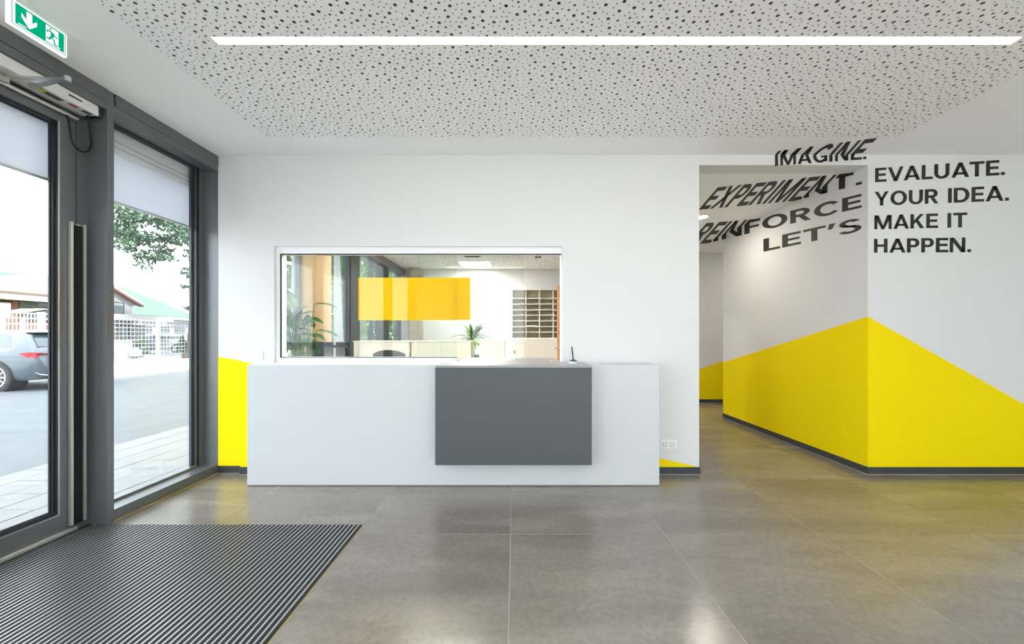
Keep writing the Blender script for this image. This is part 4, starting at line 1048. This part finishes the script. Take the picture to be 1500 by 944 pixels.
# ------------------------------------------------------------------ buildings across the lane
b1 = empty('brick_building', (-26, 13, 0), label='low brick building with brown roof and green-framed window', cat='building')
BX = -23.3
bx('wall', 'brick', b1, -29, BX, 5, 20.7, 0, 3.1)
MB().prism([(-22.85,3.30),(-26.2,4.0),(-29.5,3.4),(-29.5,3.2),(-26.2,3.85),(-22.85,3.16)], 1, 4.5, 20.75).build('roof', 'roof_brown', b1)
fb = None
for k in range(40):
    if fb is None: fb = bx('fascia_board', 'render_white', b1, -22.86, -22.80, 10.0, 10.24, 2.93, 3.17); fl0 = fb.location.copy()
    else: copy_obj(fb, b1, fl0 + Vector((0, k*0.265, 0)))
for (ya_, yb_) in ((18.9, 20.15), (13.5, 15.2)):
    w_ = bx('window', 'win_frame_green', b1, BX, BX+0.05, ya_, yb_, 2.0, 3.0)
    for k in range(2):
        a_ = ya_+0.07+k*(yb_-ya_)/2; e_ = ya_-0.07+(k+1)*(yb_-ya_)/2
        for (z0, z1) in ((2.06, 2.66), (2.74, 2.95)): bx('pane', 'win_glass_far', w_, BX+0.05, BX+0.06, a_, e_, z0, z1)
gg = empty('white_canopy', (-21.8, 15.6, 0), label='plain white box canopy on posts in front of the brick building', cat='canopy')
bx('fascia', 'render_white', gg, -22.4, -21.4, 14.2, 17.1, 2.1, 2.7)
for y in (14.4, 16.9): bx('post', 'render_white', gg, -21.5, -21.4, y-0.05, y+0.05, 0, 2.1); bx('roof', 'roof_grey', gg, -22.45, -21.35, 14.15, 17.15, 2.7, 2.76)
cp = empty('carport', (-21.6, 18.1, 0), label='small grey gabled carport roof behind the barred gate', cat='carport')
MB().prism([(17.3,2.22),(18.15,2.46),(19.0,2.22),(18.15,2.30)], 0, -22.2, -21.2).build('roof', 'roof_grey', cp)
MB().prism([(17.25,2.25),(18.15,2.51),(19.05,2.25),(18.15,2.47)], 0, -22.25, -21.15).build('verge', 'render_white', cp)
for y in (17.5, 18.8): bx('post', 'render_white', cp, -21.4, -21.3, y-0.05, y+0.05, 0, 2.28)

b2 = empty('white_gable_house', (-27, 24, 0), label='white rendered house with brown-edged gable and dark shop windows', cat='building')
HX = -25.0
MB().prism([(21.3,0),(26.35,0),(26.35,3.55),(23.85,4.75),(21.3,3.55)], 0, -31, HX).build('wall', 'render_white', b2)
MB().prism([(21.0,3.44),(23.85,4.87),(26.8,3.44),(26.8,3.28),(23.85,4.70),(21.0,3.28)], 0, -31.2, HX+0.35).build('roof', 'render_white', b2)
MB().prism([(21.0,3.28),(23.85,4.70),(26.8,3.28),(26.75,3.20),(23.85,4.60),(21.05,3.20)], 0, HX+0.05, HX+0.37).build('verge_board', 'brick', b2)
wa, wb_ = at(160, 462, 25.0), at(182, 444, 25.8)
w_ = bx('window', 'win_frame_green', b2, HX, HX+0.05, 24.6, 25.75, 2.65, 3.40)
bx('pane', 'win_glass_far', w_, HX+0.05, HX+0.06, 24.7, 25.65, 2.72, 3.12); bx('pane', 'render_white', w_, HX+0.05, HX+0.06, 24.7, 25.65, 3.17, 3.34)
bx('canopy', 'render_white', b2, HX, HX+0.8, 21.3, 28.6, 2.25, 2.62)
sg = bx('sign_board', 'render_white', b2, HX+0.8, HX+0.84, 25.9, 27.9, 1.95, 2.28)
mb = MB(); xx = 0.0
for ch in 'ENTEGRA':
    for poly in G[ch][1]:
        mb.add([(HX+0.845, 26.1+(xx+u)*0.22, 2.02+v*0.2) for u, v in poly], [tuple(range(len(poly)))])
    xx += G[ch][0]+0.2
mb.build('sign_lettering', 'sign_blue', sg, fixn=False)
for k in range(4):
    y = 24.8+k*0.62; q_ = bx('shop_window', 'roof_grey', b2, HX, HX+0.04, y, y+0.56, 1.05, 1.98); bx('pane', 'win_glass_far', q_, HX+0.04, HX+0.05, y+0.04, y+0.52, 1.1, 1.93)
b3 = empty('green_roofed_hall', (-42, 30, 0), label='large white hall with a wide pale green pitched roof', cat='building')
bx('wall', 'render_white', b3, -50, -34.3, 12, 42.8, 0, 3.3)
MB().prism([(-33.8,3.2),(-42,6.55),(-50.2,3.2),(-50.2,3.05),(-42,6.35),(-33.8,3.05)], 1, 11.5, 43.3).build('roof', 'roof_green', b3)
bx('eave_gutter', 'render_white', b3, -33.85, -33.6, 11.5, 43.3, 2.85, 3.12)
MB().prism([(-33.7,3.26),(-42,6.66),(-42,6.5),(-33.7,3.1)], 1, 28.8, 29.2).build('roof_seam', 'render_white', b3)
for k in range(5):
    y = 33+k*1.9; q_ = bx('shop_window', 'roof_grey', b3, -34.3, -34.25, y, y+1.3, 1.2, 2.1); bx('pane', 'win_glass_far', q_, -34.25, -34.23, y+0.06, y+1.24, 1.26, 2.04)

# ------------------------------------------------------------------ vegetation outside
def foliage(mb, c, r, n, ls, rnd):
    for _ in range(n):
        while True:
            p = Vector((rnd.uniform(-1,1), rnd.uniform(-1,1), rnd.uniform(-1,1)))
            if p.length < 1: break
        p = Vector(c) + Vector((p.x*r[0], p.y*r[1], p.z*r[2]))
        a = Vector((rnd.uniform(-1,1), rnd.uniform(-1,1), rnd.uniform(-1,1))).normalized(); b_ = a.orthogonal().normalized(); s_ = ls*rnd.uniform(.6,1.3)
        o = len(mb.v); mb.v += [p-a*s_, p+b_*s_*0.55, p+a*s_, p-b_*s_*0.55]; mb.f.append((o, o+1, o+2, o+3))
rnd = random.Random(21)
tr = empty('leafy_tree', (-18.7, 23.3, 0), label='tall leafy tree with hanging branches beside the mesh fence', cat='tree')
tx_, ty_ = -18.62, 23.4
MB().tube([(tx_-0.06,ty_,-0.03),(tx_,ty_,0.5),(tx_+0.08,ty_,2.2),(tx_+0.35,ty_,5),(tx_+0.6,ty_,9),(tx_+0.8,ty_,12)], [.52,.36,.30,.27,.22,.14], 14).build('trunk', 'bark', tr, smooth=True)
cl_ = [(176,312,17,13),(197,320,15,13),(180,338,15,15),(178,358,9,8),(192,350,9,10),(226,318,20,8),(205,352,13,8),(222,348,14,7),(245,328,22,11),(266,335,18,13),(285,345,10,20),(226,374,14,8),(211,380,8,8),(240,366,12,7),(255,352,16,8),(283,374,6,9),(281,402,6,8),(276,421,4,3),(284,452,5,3),(212,392,3,4),(196,368,4,6),(244,378,4,5),(290,300,20,25),(180,285,25,15),(240,290,40,20)]
mb = MB()
for (cx_, cy_, rx_, ry_) in cl_:
    Y = 22.5+rnd.uniform(-1.5, 1.5); c_ = at(cx_, cy_, Y); s_ = Y/F
    foliage(mb, c_, (rx_*s_*1.05, 0.8, ry_*s_*1.05), int(rx_*ry_*1.5)+25, 0.105, rnd)
for (dx, dy, dz, rr) in ((0,0,13,3.0),(-3,1,12,2.4),(3,-1,12.5,2.6),(1.5,2,14,2.5)): foliage(mb, (tx_+dx, ty_+dy, dz), (rr, rr, rr*0.8), 900, 0.14, rnd)
tag(mb.build('foliage', 'tree_leaf', tr, fixn=False), kind='stuff')
def branch(pts, r0):
    MB().tube(pts, [r0*(1-0.75*k/(len(pts)-1)) for k in range(len(pts))], 8).build('branch', 'bark', tr, smooth=True)
branch([(tx_+0.4,ty_,5.6), at(272,335,23), at(255,330,22.8), at(226,322,22.5), at(195,325,22.5), at(178,342,22.5)], 0.12)
branch([at(268,334,23), at(250,350,22.8), at(228,370,22.5), at(212,384,22.4)], 0.06)
branch([(tx_+0.35,ty_,5), at(288,350,23), at(284,380,22.8), at(281,410,22.6)], 0.05)
def bush_tree(x, y, h_, r_, n, label, grp):
    t_ = empty('bushy_tree', (x, y, 0), label=label, cat='tree', group=grp)
    MB().tube([(x,y,-0.03),(x+0.05,y,h_*0.4),(x,y,h_*0.7)], [0.16,0.12,0.06], 8).build('trunk', 'bark', t_, smooth=True)
    mb = MB()
    for k in range(7): foliage(mb, (x+rnd.uniform(-.4,.4)*r_, y+rnd.uniform(-.4,.4)*r_, h_*(0.15+0.12*k)), (r_*.8, r_*.8, h_*0.16), n//7, 0.16, rnd)
    tag(mb.build('foliage', 'hedge_leaf', t_, fixn=False), kind='stuff')
for (x, y) in ((-6.6, 13.0), (-8.6, 18.0), (-9.0, 23.0), (-9.0, 28.0)):
    bush_tree(x, y, 6.5, 2.0, 3000, 'dense bright green tree outside the office windows', 'trees outside the office')
for px_, lab in ((208, 'small conical shrub behind the fence beside the pale boulder'), (267, 'small conical shrub behind the fence near the tree trunk')):
    Y = 24.5; q = at(px_, 500, Y); t_ = empty('conical_shrub', (q.x, Y, -0.03), label=lab, cat='shrub')
    mb = MB()
    for k in range(8): foliage(mb, (q.x, Y, 0.3+k*0.13), (0.42*(1-k/8.5), 0.42*(1-k/8.5), 0.14), 130, 0.06, rnd)
    tag(mb.build('foliage', 'tree_leaf', t_, fixn=False), kind='stuff')
    MB().cyl((q.x,Y,-0.03), (q.x,Y,0.9), 0.05, 0.02, n=8).build('trunk', 'bark', t_)
q = at(197, 506, 23.4)
bm = bmesh.new(); bmesh.ops.create_icosphere(bm, subdivisions=2, radius=1)
mb = MB(); bm.verts.index_update()
mb.add([(q.x+v.co.x*0.34*(1+rnd.uniform(-.12,.12)), 23.4+v.co.y*0.3, 0.27+v.co.z*0.32*(1+rnd.uniform(-.1,.1))) for v in bm.verts], [tuple(v.index for v in f.verts) for f in bm.faces]); bm.free()
tag(mb.build('boulder', 'render_white', smooth=True), 'pale rounded boulder behind the mesh fence', 'boulder')
